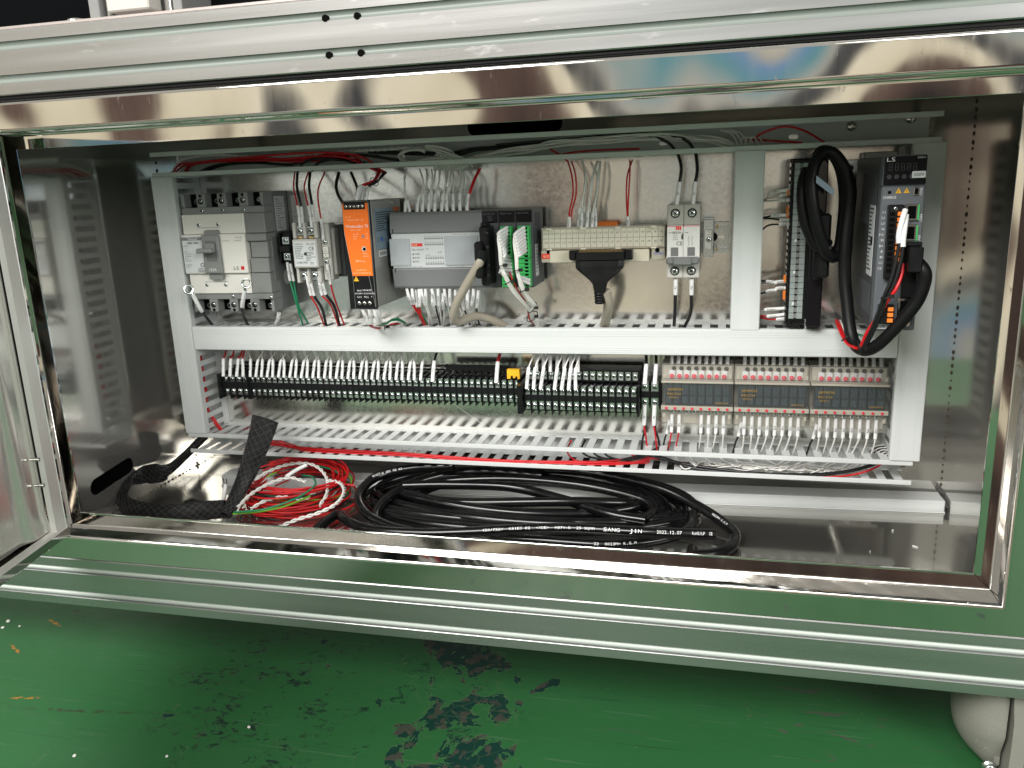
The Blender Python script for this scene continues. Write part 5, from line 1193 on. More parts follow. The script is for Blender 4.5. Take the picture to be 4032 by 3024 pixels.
# --- controller, lower row
G = 'signal wires under the controller'
CL = [('R210', 'r', [(337.2,-4.0,196.1),(340.2,-6.0,185.0),(340.7,0.0,177.3),(345.1,10.0,162.7),(344.4,30.0,143.1)]), ('N210', 'r', [(343.8,-4.0,196.1),(345.2,-6.0,185.0),(343.7,0.0,177.3),(348.1,10.0,161.3),(346.9,30.0,143.1)]),
      ('P', 'g', [(347.2,0.0,195.5),(347.4,0.0,176.6),(346.2,6.0,169.2),(349.6,14.0,159.1),(348.4,34.0,142.4)]), ('VCC+', 'r', [(352.8,-4.0,196.0),(352.4,-4.0,177.6),(348.7,6.0,167.7),(346.9,18.0,152.6),(345.2,30.0,143.1)]),
      ('PG20', 'w', [(355.4,-4.0,196.0),(356.8,-4.0,184.7),(357.2,2.0,175.5),(357.1,12.0,159.5),(349.9,30.0,143.8)]), ('PG21', 'w', [(361.1,-4.0,196.0),(360.9,-4.0,184.7),(359.4,2.0,175.5),(359.4,12.0,159.5),(354.4,30.0,143.9)]),
      ('GND', 'b', [(368.8,-4.0,195.9),(370.8,-4.0,185.6),(369.6,6.0,169.2),(369.1,16.0,154.5),(365.3,30.0,143.2)]), ('PG22', 'w', [(368.2,0.0,190.0),(367.7,0.0,176.5),(368.1,6.0,169.2),(368.5,16.0,155.9),(364.3,30.0,143.9)]),
      ('PG23', 'w', [(377.3,-4.0,195.9),(376.9,-4.0,184.6),(375.4,2.0,172.6),(373.1,12.0,159.5),(367.1,30.0,143.9)]), ('PG24', 'w', [(381.9,0.0,189.9),(381.0,0.0,176.5),(379.4,6.0,169.1),(375.8,16.0,155.9),(368.4,30.0,143.9)]),
      ('PG25', 'w', [(385.0,-4.0,195.8),(385.8,-4.0,184.6),(386.3,2.0,175.5),(384.5,12.0,162.4),(380.0,30.0,144.0)]), ('PG26', 'b', [(392.0,-4.0,195.8),(391.3,-4.0,178.5),(389.7,6.0,167.7),(391.0,16.0,153.1),(387.6,30.0,143.3)]),
      ('PG27', 'w', [(397.5,0.0,195.2),(397.7,0.0,183.9),(399.6,6.0,172.0),(400.2,14.0,159.2),(398.3,30.0,144.0)]), ('GNDA', 'b', [(404.0,2.0,189.5),(404.2,4.0,177.3),(405.4,10.0,165.6),(406.2,20.0,152.4),(403.9,34.0,142.6)]),
      ('PG28', 'w', [(413.9,-4.0,191.7),(412.9,-4.0,177.0),(411.5,4.0,168.0),(411.2,14.0,156.4),(407.4,30.0,144.1)]), ('PG29', 'w', [(421.6,-4.0,195.6),(420.5,-4.0,184.7),(415.5,2.0,172.6),(409.0,12.0,159.6),(401.3,30.0,144.1)]),
      ('PG2A', 'w', [(414.4,0.0,195.1),(413.9,0.0,187.0),(415.9,6.0,174.8),(415.9,14.0,162.1),(411.6,30.0,144.1)]), ('GND', 'b', [(427.7,-4.0,193.7),(425.4,-4.0,179.1),(422.3,2.0,168.3),(420.0,14.0,154.9),(418.7,30.0,142.7)])]
for k, (s_, c_, p) in enumerate(CL):
    lab = '%s wire with sleeve %s under the controller' % ({'r': 'red', 'w': 'white', 'b': 'black', 'g': 'green'}[c_], s_)
    if k == 17: lab = 'black wire with sleeve GND under the right end of the controller'
    if k == 6: lab = 'black wire with sleeve GND under the middle of the controller'
    wire(lab, p, c_, .8 if c_ == 'w' else 1.2, (22, s_), G, False, sr=2.0)
# --- thick grey cable of the positioning module
o = wire('thick grey cable curling from the black plug down into the middle duct', [(444.5,-46.0,237.3),(441.2,-48.0,227.8),(423.9,-40.0,204.6),(409.1,-32.0,183.3),(401.6,-24.0,166.9),(402.0,-14.0,157.6),(412.3,-4.0,160.1),(422.6,6.0,160.9),(436.6,18.0,154.3),(450.3,32.0,143.2)], 'cable_grey', 5.2, None, 'thick grey cables', n=10, name='cable', seg=14)
pc = (444.5,-46.0,237.3); MB().lathe(pc, (-.2,-.1,-1), [(-7, 6.6), (0, 6.6), (5, 6.0), (6, 5.4)], 14).build('boot', MT['black_plastic'], o)
text('E341461 N AWM 2002 28C', (441.0,13.0,155.9), 1.8, 'print_black', o, right=(.93,-.1,-.33), upv=(.33,0,.93), align='C', width=46) if False else None
wire('thick grey cable hanging from the flat black plug into the middle duct', [(581.3,-17.0,193.9),(582.6,-10.0,177.8),(579.6,2.0,163.5),(573.0,25.0,145.3)], 'cable_grey', 5.6, None, 'thick grey cables', n=10, name='cable', seg=14)
# --- wires of the green terminals
G = 'white wires of the green terminals'
def off(k, r): return ((k % 3)-1)*r, ((k//3) % 3 - 1)*r
for i in range(8):
    dx, dz = off(i, 1.3); v0, v1 = 738+27.5*i, 800+24*i
    a = Vector([(470.0,-23.0,267.1),(469.0,-23.0,241.9)][0]).lerp(Vector([(470.0,-23.0,267.1),(469.0,-23.0,241.9)][1]), i/7)
    b = Vector((464.3,-42.0,260.5)).lerp(Vector((470.4,-40.0,238.5)), i/7)
    tail = [Vector(p) + Vector((dx, dz, dx*.4)) for p in [(466.7,-44.0,242.6),(466.9,-42.0,226.8),(470.2,-38.0,213.3),(476.9,-28.0,194.7),(488.7,-10.0,174.4),(490.8,4.0,161.0),(492.4,28.0,144.1)]]
    if i > 4: tail = tail[1:]
    wire('white wire of the first green terminal column, upper half, %s from the top' % ('first', 'second', 'third', 'fourth', 'fifth', 'sixth', 'seventh', 'eighth')[i], [a, b] + tail, 'w', .8, (21, ''), G, False, sr=2.1)
for i in range(6):
    dx, dz = off(i+2, 1.3); a = Vector((471.7,-23.0,234.7)).lerp(Vector((474.0,-23.0,214.1)), i/5); b = Vector((468.2,-36.0,236.0)).lerp(Vector((462.3,-36.0,217.7)), i/5)
    tail = [Vector(p) + Vector((dx, dz, dx*.4)) for p in [(467.8,-40.0,218.8),(471.1,-38.0,211.9),(477.6,-28.0,194.7),(488.6,-10.0,173.7),(490.8,4.0,161.0),(491.7,28.0,144.1)]]
    wire('white wire of the first green terminal column, lower half, %s from the top' % ('first', 'second', 'third', 'fourth', 'fifth', 'sixth')[i], [a, b] + tail, 'w', .8, (15, ''), G, False, sr=2.0)
wire('red wire in the white bundle below the green terminals', [(472.8,-30.0,217.6),(476.9,-34.0,210.1),(481.1,-28.0,197.3),(486.9,-8.0,176.8),(485.6,8.0,157.5),(489.1,30.0,143.7)], 'r', .9, None, G)
for i in range(8):
    dx, dz = off(i, 1.3); a = Vector((489.9,-23.0,267.0)).lerp(Vector((491.0,-23.0,240.9)), i/7); b = Vector((482.3,-42.0,257.8)).lerp(Vector((488.1,-40.0,237.7)), i/7)
    tail = [Vector(p) + Vector((dx, dz, dx*.4)) for p in [(484.9,-43.0,234.5),(485.0,-42.0,221.4),(487.2,-38.0,207.8),(491.8,-28.0,190.6),(497.9,-14.0,175.6),(487.7,0.0,168.6),(488.3,12.0,156.9),(492.0,30.0,143.7)]]
    wire('white wire of the second green terminal column, %s from the top' % ('first', 'second', 'third', 'fourth', 'fifth', 'sixth', 'seventh', 'eighth')[i], [a, b] + tail, 'w', .8, (21, ''), G, False, sr=2.1)
for i in range(2):
    wire('short white sleeve at the bottom of the second green terminal column, %s one' % ('upper', 'lower')[i], [Vector(p) + Vector((0, 0, -4*i)) for p in [(494.0,-23.0,207.5),(487.1,-34.0,211.9),(485.8,-38.0,207.8),(490.5,-28.0,193.2),(495.2,-14.0,177.7)]], 'w', .8, (18, ''), G, False, sr=2.0)
for lab, c, ax, r in (('cable tie on the white bundle just under the first green terminal column', (467.4,-42.0,226.6), (.25,0,-1), 6), ('cable tie halfway down the first white bundle', (473.8,-36.0,207.7), (.6,.1,-1), 6.5),
                      ('cable tie on the white bundle of the second green terminal column', (485.2,-42.0,221.1), (.2,0,-1), 5.5), ('cable tie low on the second white bundle', (489.5,-32.0,197.8), (.5,.2,-1), 5.5),
                      ('cable tie where the two white bundles meet', (493.5,-10.0,173.7), (.6,.4,-.6), 7.5), ('lowest cable tie on the joined white bundle above the middle duct', (489.7,6.0,160.7), (.5,.5,-.7), 8)): ring_tie(lab, c, ax, r)
# --- cream terminal board
G = 'wires on the cream terminal board'
wire('left red wire of the pair at sleeve VCC+ on the cream board', [(533.9,22.0,337.8),(541.3,4.0,321.0),(542.7,0.0,301.3),(537.8,4.0,282.8),(536.1,6.0,263.3)], 'r', .95, (13, 'VCC+'), G, sr=2.6)
wire('right red wire of the pair at sleeve VCC+ on the cream board', [(538.1,22.0,337.6),(545.4,4.0,322.1),(546.2,0.0,301.2),(540.5,4.0,282.7),(536.9,6.0,263.2)], 'r', .95, None, G)
wire('red wire of the crossing pair on the right half of the cream board', [(607.4,22.0,336.1),(603.4,4.0,318.7),(602.8,0.0,294.2),(603.4,4.0,275.7),(604.1,6.0,263.0)], 'r', .95, (12, 'GND'), G, sr=2.0)
wire('second red wire of the crossing pair on the right half of the cream board', [(604.7,22.0,336.2),(606.4,4.0,322.4),(605.0,0.0,294.1),(603.9,4.0,275.7),(604.2,7.0,262.9)], 'r', .95, None, G)
for s_, p in (('P023', [(550.8,22.0,337.1),(556.7,6.0,320.4),(554.6,2.0,300.9),(549.2,4.0,285.1),(546.8,8.0,264.2)]), ('P024', [(549.9,24.0,337.2),(555.6,8.0,319.1),(553.5,4.0,298.2),(551.4,4.0,275.8),(550.6,4.0,263.0)]), ('P025', [(550.4,26.0,337.2),(556.7,10.0,319.1),(556.0,6.0,298.1),(554.1,8.0,286.2),(553.3,9.0,265.4)]),
              ('P026', [(567.2,22.0,336.4),(563.8,6.0,320.1),(561.4,2.0,300.7),(559.2,4.0,284.9),(557.2,4.0,262.9)]), ('P027', [(568.3,24.0,336.4),(564.8,8.0,320.1),(562.4,4.0,300.6),(560.3,8.0,286.0),(560.9,9.0,264.5)]), ('P028', [(570.6,22.0,336.3),(570.5,6.0,319.9),(569.5,2.0,300.4),(564.9,4.0,283.4),(563.2,4.0,262.8)]), ('EMG', [(571.3,24.0,336.3),(571.6,8.0,319.8),(568.1,4.0,300.4),(566.4,8.0,285.8),(566.9,9.0,263.0)])):
    wire('white wire with sleeve %s on the cream terminal board' % s_, p, 'w', .95, (17 if p[-1][1] < 5 else 22, s_), G, sr=1.9)
bxx = MB(); bxx.box(565.5, 588, 36, 42, 262.6, 267.2, .5)
for k in range(12): bxx.box(566+k*1.8, 566.9+k*1.8, 37, 41, 267.2, 268.4)
tag(bxx.build('orange_jumper', MT['orange_soft']), 'small orange jumper bar behind the cream terminal board', 'jumper')
# --- small breaker
G = 'wires of the small breaker'
wire('black wire with grey sleeve R1 on the left pole of the small breaker', [(658.0,22.0,339.7),(662.2,4.0,325.3),(660.6,-2.0,307.7),(657.4,-2.0,285.4)], 'b', 1.9, (25, 'R1'), G, sr=2.6)
wire('black wire with grey sleeve N1 on the right pole of the small breaker', [(677.4,22.0,338.8),(679.3,4.0,322.1),(677.2,-2.0,306.4),(675.1,-2.0,284.9)], 'b', 1.9, (25, 'N1'), G, sr=2.6)
wire('black wire with sleeve R2 under the left pole of the small breaker', [(657.6,-2.0,204.8),(657.4,0.0,187.7),(656.8,8.0,168.1),(655.0,28.0,143.7)], 'b', 2.0, (18, 'R2'), G, False, sr=2.5)
wire('black wire with sleeve N2 under the right pole of the small breaker', [(675.2,-2.0,204.6),(675.1,0.0,187.2),(674.2,8.0,163.9),(666.6,28.0,143.7)], 'b', 2.0, (18, 'N2'), G, False, sr=2.5)
# --- upright black board, wires from the left
G = 'wires on the upright black terminal board'
for s_, c_, p, ln in (('FP+', 'w', [(776.3,4.0,298.3),(757.2,6.0,295.6),(753.6,12.0,290.1),(749.1,20.0,284.2)], 22), ('FP-', 'w', [(777.1,6.0,294.4),(767.5,8.0,292.2),(757.9,14.0,290.0),(749.1,22.0,287.7)], 11), ('P', 'w', [(777.4,6.0,287.3),(768.0,8.0,287.1),(758.0,14.0,286.6),(749.4,22.0,286.9)], 11),
        ('P025-1', 'b', [(776.4,4.0,271.5),(760.7,6.0,271.5),(754.0,12.0,269.6),(747.7,20.0,268.7)], 18), ('VCC-', 'b', [(777.5,6.0,266.5),(768.5,8.0,266.3),(760.2,14.0,267.5),(747.9,24.0,267.9)], 10), ('GND', 'b', [(777.6,4.0,262.0),(767.7,6.0,261.9),(755.8,12.0,260.6),(748.3,22.0,253.4)], 11),
        ('P030', 'w', [(776.6,4.0,200.0),(767.5,6.0,199.5),(759.7,12.0,196.2),(747.9,20.0,194.0)], 11), ('GND2', 'b', [(766.8,6.0,198.2),(757.8,8.0,199.6),(753.6,14.0,199.6),(747.8,22.0,199.3)], 11), ('P031', 'w', [(776.6,4.0,192.7),(767.4,6.0,192.2),(758.5,12.0,186.6),(748.3,20.0,182.0)], 11), ('GND3', 'b', [(766.8,6.0,190.6),(758.2,8.0,189.1),(754.0,14.0,186.3),(747.7,22.0,184.3)], 11),
        ('PG24-1', 'w', [(777.2,4.0,170.4),(757.3,6.0,168.8),(753.8,12.0,166.5),(747.3,20.0,165.6)], 22), ('VCC+', 'r', [(776.9,4.0,163.6),(760.0,6.0,161.3),(754.8,12.0,160.3),(747.4,20.0,160.0)], 19), ('VCC2', 'r', [(776.8,4.0,158.5),(769.0,6.0,157.8),(758.0,12.0,157.1),(747.5,20.0,159.6)], 9)):
    wire('%s wire with sleeve %s entering the upright black terminal board' % ({'w': 'white', 'b': 'black', 'r': 'red'}[c_], s_), p, c_, 1.0 if c_ != 'w' else .8, (ln, s_), G, False, sr=1.9)
# --- heavy black cables of the drive
G = 'heavy black cables of the servo drive'
wire('thick black cable looping from the drive plug under the middle duct and up again', [(882.7,-108.0,230.0),(887.5,-112.0,223.1),(888.7,-112.0,213.7),(884.8,-110.0,196.0),(875.7,-106.0,179.0),(864.2,-100.0,161.2),(854.8,-92.0,148.1),(846.7,-80.0,141.2),(839.9,-66.0,144.2),(835.8,-56.0,157.2),(832.8,-48.0,181.1),(829.6,-42.0,210.0),(828.4,-40.0,243.4),(830.1,-38.0,273.5),(830.3,-38.0,297.5),(824.1,-36.0,317.4),(814.8,-34.0,331.0),(806.2,-36.0,334.6),(798.5,-40.0,329.5),(793.6,-46.0,319.9),(791.8,-50.0,304.7),(793.6,-52.0,286.4),(797.8,-50.0,266.4),(804.7,-46.0,247.2),(813.1,-40.0,232.0),(822.3,-34.0,230.6)], 'black_rubber', 6.1, None, G, n=9, name='cable', seg=14)
wire('black cable hanging in a narrow loop before the upright terminal board', [(788.5,-34.0,318.1),(784.8,-40.0,306.2),(784.2,-44.0,289.3),(787.2,-44.0,269.2),(793.7,-42.0,253.0),(801.5,-40.0,241.0),(809.6,-36.0,242.0),(812.3,-30.0,244.4)], 'black_rubber', 5.4, None, G, n=9, name='cable', seg=14)
wire('short black cable bow from the loop into the black plug', [(796.2,-36.0,329.7),(801.6,-34.0,335.8),(810.6,-28.0,334.2),(820.0,-24.0,321.9),(825.4,-22.0,304.6),(827.6,-22.0,284.4),(826.5,-24.0,255.4),(824.6,-24.0,237.8),(819.6,-24.0,227.4),(814.8,-24.0,237.9)], 'black_rubber', 5.4, None, G, n=9, name='cable', seg=14)
ring_tie('black cable tie holding the loop beside the upright terminal board', (806.9,-42.0,239.6), (.7,0,.5), 7)
m = MB(); m.box(0,1,0,1,0,1); fl_ = MB(); q0 = Vector((795.3,-58.0,312.2)); q1 = Vector((813.3,-52.0,298.4)); dz_ = Vector((0,0,-7))
fl_.add([q0, q1, q1+dz_, q0+dz_], [(0,3,2,1)]); fl_.add([q0+Vector((0,.5,0)), q1+Vector((0,.5,0)), q1+dz_+Vector((0,.5,0)), q0+dz_+Vector((0,.5,0))], [(0,1,2,3)])
tag(fl_.build('flag_label', MT['sticker_blue']), 'blue grey flag label wrapped on the looped black cable', 'label')
t = thing('drive_plug', 'black square plug low on the right of the servo drive front', 'plug', (878, -108, 218))
bx('hood', MT['black_plastic'], t, 873, 885, -118, -98.2, 222, 246, 1.4); bx('latch', MT['black_plastic'], t, 872, 884, -114, -98.2, 246.2, 250, .8)
G = 'power wires of the servo drive'
wire('black wire with a long white sleeve at the drive terminals, left one', [(869.2,-104.0,278.6),(866.0,-110.0,269.3),(863.8,-112.0,256.4),(864.3,-112.0,244.6),(860.5,-112.0,218.0),(855.6,-110.0,200.2),(851.8,-104.0,181.4),(847.9,-96.0,163.1),(843.5,-86.0,143.9)], 'b', 1.7, (32, ''), G, False, sr=2.6)
wire('black wire with a long white sleeve at the drive terminals, right one', [(870.3,-104.0,274.0),(868.6,-110.0,262.7),(867.7,-112.0,252.4),(867.8,-112.0,237.9),(863.8,-112.0,215.3),(858.7,-110.0,199.5),(853.9,-104.0,180.0),(850.0,-96.0,161.7),(844.9,-86.0,143.2)], 'b', 1.7, (30, ''), G, False, sr=2.6)
wire('red wire among the black wires in front of the servo drive', [(870.5,-104.0,229.1),(869.6,-108.0,220.1),(865.0,-112.0,207.2),(859.8,-110.0,197.5),(854.7,-102.0,182.5),(845.7,-94.0,162.8),(842.0,-86.0,146.8)], 'r', 1.7, None, G)
wire('black wire with white print in front of the drive', [(868.3,-102.0,232.9),(864.9,-108.0,220.2),(859.8,-108.0,204.0),(854.4,-100.0,182.1),(846.9,-92.0,159.5),(842.2,-82.0,143.1)], 'b', 2.2, None, G)
for k, (c_, lab) in enumerate((('r', 'red wire rising from the tie to the middle duct, outer'), ('r', 'red wire rising from the tie to the middle duct, inner'), ('w', 'white wire rising from the tie to the middle duct'), ('b', 'black wire rising from the tie to the middle duct'))):
    wire(lab, [Vector(p) + Vector((k*2.4-3, k, -k*.6)) for p in [(840.2,-82.0,143.8),(835.1,-66.0,144.9),(831.5,-50.0,151.5),(830.2,-28.0,158.2),(832.3,0.0,158.0),(837.3,24.0,152.3)]], c_, 1.4, None, G)
wire('green wire slipping behind the black wires under the drive', [(842.9,-20.0,150.6),(845.6,-40.0,149.7),(847.9,-60.0,152.0)], 'g', 1.4, None, G)
ring_tie('large cable tie gathering all drive cables below the drive', (841.2,-84.0,144.2), (1,-.1,.3), 8); ring_tie('cable tie on the black wires above the drive bottom', (857.2,-110.0,199.5), (.5,.1,-1), 5); ring_tie('cable tie on the red wires left of the drive bottom', (832.5,-58.0,150.0), (.6,-.3,-.8), 6)

# --- long terminal strip: sleeves in their order
G = 'wires on the long terminal strip'
F4 = [('T1', 'r', 400, 425), ('N1', 'r', 470, 478), ('POWER-T', 'r', 560, 545), ('POWER-N', 'r', 572, 572)]
for (s_, c_, u0, u1), x_, lean in zip(F4, TBX, (-4, -2, 0, -6)):
    wire('red wire with sleeve %s at the far left of the lower row' % s_, [(x_+lean*1.2, 38, 119), (x_+lean, 30, 104), (x_+lean*.6, 22, 99), (x_-.5, 14, 77)], c_, 1.2, (24, s_), G, sr=2.3)
names = ['P%03X' % k for k in range(0, 16)] + ['P08%X' % k for k in range(0, 14)]
for k in range(30):
    x_ = TBX[4+k]; j = (-1.6, 1.4)[k % 2] + random.uniform(-.8, .8); top = x_ + j*2.6 + (2.5 if k % 2 else -2.5)
    wire('white wire with sleeve %s on the long terminal strip' % names[k], [(top + (4 if k % 2 == 0 else -4), 38, 119), (top, 30, 108), (x_+j, 22, 98), (x_-.5, 14, 77)], 'w', .7, (24, names[k]), G, sr=2.0)
for k_, s_, c_, rr in ((35, 'GND', 'b', 1.5), (45, 'VCC+', 'r', 1.9)):
    x_ = TBX[k_]; wire('%s wire with sleeve %s on the right half of the long terminal strip' % ({'b': 'black', 'r': 'red'}[c_], s_), [(x_+3, 36, 119), (x_+1, 28, 108), (x_, 22, 100), (x_-.5, 12, 76)], c_, rr, (27, s_), G, sr=2.6)
# --- double deck strip
G = 'wires on the double deck terminal strip'
for k in range(8):
    x_ = 482.7 + 8.55*k
    if k not in (3,):
        lean = (1.5, 1, 3, 0, 2.4, 3, 1.6, -1)[k]
        wire('white wire with sleeve %s-1 in the front row of the double deck strip' % ('P02A','P02C','P02E','','P121','P123','P125','P127')[k], [(x_+lean*1.5+4, 30, 119), (x_+lean+2.4, 14, 108), (x_+lean, 2, 98), (x_-.4, -5, 74)], 'w', .9, (26, ('P02A-1','P02C-1','P02E-1','','P121-1','P123-1','P125-1','P127-1')[k]), G, sr=2.2)
    if k not in (0,):
        wire('white wire with sleeve %s-1 in the rear row of the double deck strip' % ('','P029','P02B','P02D','P02F','P120','P122','P126')[k], [(x_-6, 40, 119), (x_-3.5, 34, 114), (x_-2, 26, 108), (x_-.4, 16, 90)], 'w', .9, (22, ('','P029-1','P02B-1','P02D-1','P02F-1','P120-1','P122-1','P126-1')[k]), G, sr=2.1)
# --- two pole strip
G = 'wires on the two pole terminal strip'
for x_, s_ in ((623.0, 'R2'), (634.6, 'N2')):
    wire('black wire with sleeve %s above the two pole strip' % s_, [(x_-1, 34, 119), (x_, 26, 108), (x_+.4, 20, 101), (x_-.4, 8, 79)], 'b', 1.9, (25, s_), G, sr=2.5)
    wire('red wire with sleeve %s below the two pole strip' % s_, [(x_-.4, 8, 54), (x_-1.2, 10, 30), (x_+.4, 16, 12), (x_+2, 26, -12)], 'r', 1.1, (25, s_), G, False, sr=2.5)
    wire('black wire leaving the %s sleeve below the two pole strip' % s_, [(x_+.6, 10, 31), (x_+(.5 if s_ == 'N2' else -.5), 14, 22), (x_+(4 if s_ == 'N2' else -4), 20, 6), (x_+(5 if s_ == 'N2' else -6), 28, -12)], 'b', 1.4, None, G)
# --- relay blocks
G = 'wires of the relay blocks'
for i in range(3):
    x0 = 641.6 + i*83.2; w_ = ('left', 'middle', 'right')[i]
    for k in range(9):
        x_ = x0 + 11 + k*8.0
        wire('white sleeved wire, %s from the left on top of the %s relay block' % (ORD[k], w_), [(x_+1.5, 40, 119), (x_+.6, 30, 112), (x_, 21, 101.5 if k else 92)], 'w', 1.0, (13 if k else 20, 'C+' if k == 0 else ''), G, sr=2.2)
    for k in range(8):
        if i == 0 and k in (2, 3): continue
        x_ = x0 + 12.6 + k*8.55; c_ = 'r' if (i == 0 and k < 2) else 'w'; d = random.uniform(-3, 1)
        wire('%s sleeved wire, %s from the left below the %s relay block' % ('red' if c_ == 'r' else 'white', ORD[k], w_), [(x_, 15, 42), (x_-.3, 13, 22), (x_+d*.4-.6, 16, 12), (x_+d*1.2-2, 26, -4), (x_+d*1.5-3, 34, -14)], c_, .95, (22, 'P%d%d' % (i+2, k)), G, False, sr=2.1)
    wire('black wire with white sleeve GND below the left end of the %s relay block' % w_, [(x0+10, 18, 34), (x0+7, 18, 18), (x0+4, 22, 8), (x0+1, 30, -10)], 'b', 1.2, (18, 'GND'), G, False, sr=2.1) if True else None

# ================================================================== loose wires lying in the open ducts
G = 'wires lying in the top duct'
for k, (c_, lab, p, rr) in enumerate((
    ('r', 'red wire leaving the top duct at its left end, uppermost', [(-3.0,50.0,346.4),(17.2,40.0,356.2),(51.1,24.0,356.6),(104.5,22.0,358.7),(167.7,22.0,361.0),(228.8,22.0,361.1),(279.2,22.0,354.3),(310.1,20.0,333.4)], 1.4),
    ('r', 'red wire leaving the top duct at its left end, second', [(3.7,46.0,346.1),(24.1,38.0,354.3),(60.9,26.0,355.9),(121.5,24.0,359.6),(174.8,24.0,355.8),(218.7,24.0,357.0),(262.2,22.0,352.8),(304.3,22.0,333.7)], 1.4),
    ('r', 'red wire leaving the top duct at its left end, third', [(14.4,50.0,345.7),(26.9,42.0,353.4),(50.8,30.0,356.3),(100.5,28.0,357.4),(151.2,28.0,356.1),(190.1,28.0,353.6),(243.8,26.0,359.0),(269.4,24.0,348.7)], 1.3),
    ('r', 'red wire leaving the top duct at its left end, lowest', [(21.5,44.0,345.4),(36.8,36.0,353.7),(67.1,28.0,356.4),(137.9,26.0,355.8),(182.2,26.0,352.4),(229.4,26.0,352.0),(257.5,26.0,358.4),(277.1,26.0,349.9)], 1.3),
    ('b', 'black wire in the left part of the top duct, upper', [(44.3,40.0,345.3),(67.4,38.0,351.7),(100.1,34.0,354.3),(152.4,32.0,355.3),(206.7,30.0,354.5),(251.7,30.0,353.4),(285.1,26.0,345.1),(310.2,24.0,333.4)], 1.8),
    ('b', 'black wire in the left part of the top duct, lower', [(51.4,44.0,346.7),(83.1,40.0,352.7),(130.6,38.0,353.1),(176.4,36.0,348.8),(203.5,36.0,353.2),(238.7,36.0,354.8),(274.1,34.0,356.3),(325.6,30.0,348.0)], 1.8),
    ('b', 'black wire dropping from the top duct towards the contactor', [(192.3,26.0,340.3),(203.3,22.0,349.9),(219.4,22.0,353.5),(240.8,24.0,353.0),(259.2,28.0,350.7)], 1.7),
    ('b', 'black wire dropping from the top duct right of the contactor wires', [(209.7,28.0,339.7),(219.5,24.0,347.7),(233.8,24.0,351.7),(253.3,26.0,350.9),(273.3,26.0,345.5)], 1.7))):
    wire(lab, p, c_, rr, None, G, n=6)
for k, (lab, p) in enumerate((('black wire running along the back of the top duct, upper', [(281.0,44.0,362.1),(320.5,44.0,357.6),(353.6,44.0,355.5),(388.3,42.0,353.9),(414.0,40.0,357.4),(454.7,38.0,358.2),(511.1,36.0,360.7)]), ('black wire running along the back of the top duct, lower', [(282.5,40.0,359.2),(322.0,40.0,356.1),(363.8,40.0,352.9),(396.8,38.0,351.4),(423.7,36.0,355.5),(462.2,36.0,356.5),(511.5,34.0,358.7)]),
                              ('black wire climbing over the white bundle in the top duct', [(447.1,34.0,360.0),(490.4,34.0,361.3),(532.7,34.0,362.6),(574.4,32.0,363.9),(615.0,30.0,363.7),(635.1,26.0,358.7),(648.5,22.0,351.6),(658.0,22.0,339.7)]), ('black wire arching into the small breaker from the top duct', [(518.3,36.0,360.7),(573.8,36.0,363.4),(614.6,34.0,364.6),(648.0,30.0,361.5),(667.9,24.0,353.3),(677.4,22.0,338.8)]))):
    wire(lab, p, 'b', 1.7, None, G, n=6)
for k in range(20):
    j = random.uniform(-9, 9); rnd = [random.uniform(-7, 7) for _ in range(12)]
    base = [(560+30*k % 180 + 40, 205, 30), (700, 165+j, 30), (900, 150+j, 28), (1150, 95+j, 26), (1500, 60+j, 24)]
    p0 = Vector([(370.6,26.0,338.2),(404.7,26.0,336.8)][0]).lerp(Vector([(370.6,26.0,338.2),(404.7,26.0,336.8)][1]), (k % 14)/13)
    pts = [p0 - Vector((0, 0, 4)), p0 + Vector((4+k*.6, 4, 5))] + [Vector(q) + Vector((0, rnd[i], rnd[i+2]*.55)) for i, q in enumerate([(417.6,30.0,343.7),(449.3,30.0,349.6),(491.4,30.0,353.7)]+[(519.3,30.0,357.8),(574.6,30.0,359.2),(628.3,30.0,360.5),(670.2,32.0,357.3)])]
    pts += [Vector((706.4,34.0,351.8)) + Vector((rnd[0], rnd[1], rnd[2]*.5)), Vector((723.2,36.0,343.5)) + Vector((rnd[3], 0, 0))]
    wire('white signal wire in the bundle along the top duct', pts, 'w', 1.05, None, 'white bundle in the top duct', n=5, seg=6)
for k in range(9):
    c0 = Vector((347.2,24.0,351.9)); r0 = 17 + 2.2*k
    pts = [c0 + Vector((math.cos(a_)*(r0*.9+k*.5) + 5*k*.35, 3*math.sin(a_*2+k), math.sin(a_)*(6.5+k*.5))) for a_ in [(.5+k*.3)+q*.7 for q in range(8)]]
    wire('white signal wire coiled in the top duct above the controller', pts + [c0 + Vector((30+4*k, 0, -5)), c0 + Vector((24+6*k, 4, -16))], 'w', 1.0, None, 'coiled white wires above the controller', n=5, seg=6)
twist('twisted white pair along the top edge of the top duct', [(-5.4,52.0,346.5),(18.0,40.0,361.1),(45.5,34.0,364.6),(81.8,30.0,364.9),(136.1,30.0,359.9),(207.2,30.0,358.8),(259.3,30.0,361.1),(310.8,28.0,361.3),(343.8,28.0,361.3),(373.5,26.0,357.0),(381.8,24.0,349.9)], .9, 17, 1.1, group=G)
wire('red wire arching up out of the right part of the top duct', [(738.1,36.0,351.0),(745.6,24.0,357.7),(768.5,16.0,363.6),(789.4,20.0,358.4),(811.2,28.0,345.8)], 'r', 1.2, None, G); wire('red wire lying straight in the right part of the top duct', [(729.5,34.0,354.0),(752.4,34.0,350.7),(790.0,36.0,346.6)], 'r', 1.2, None, G)
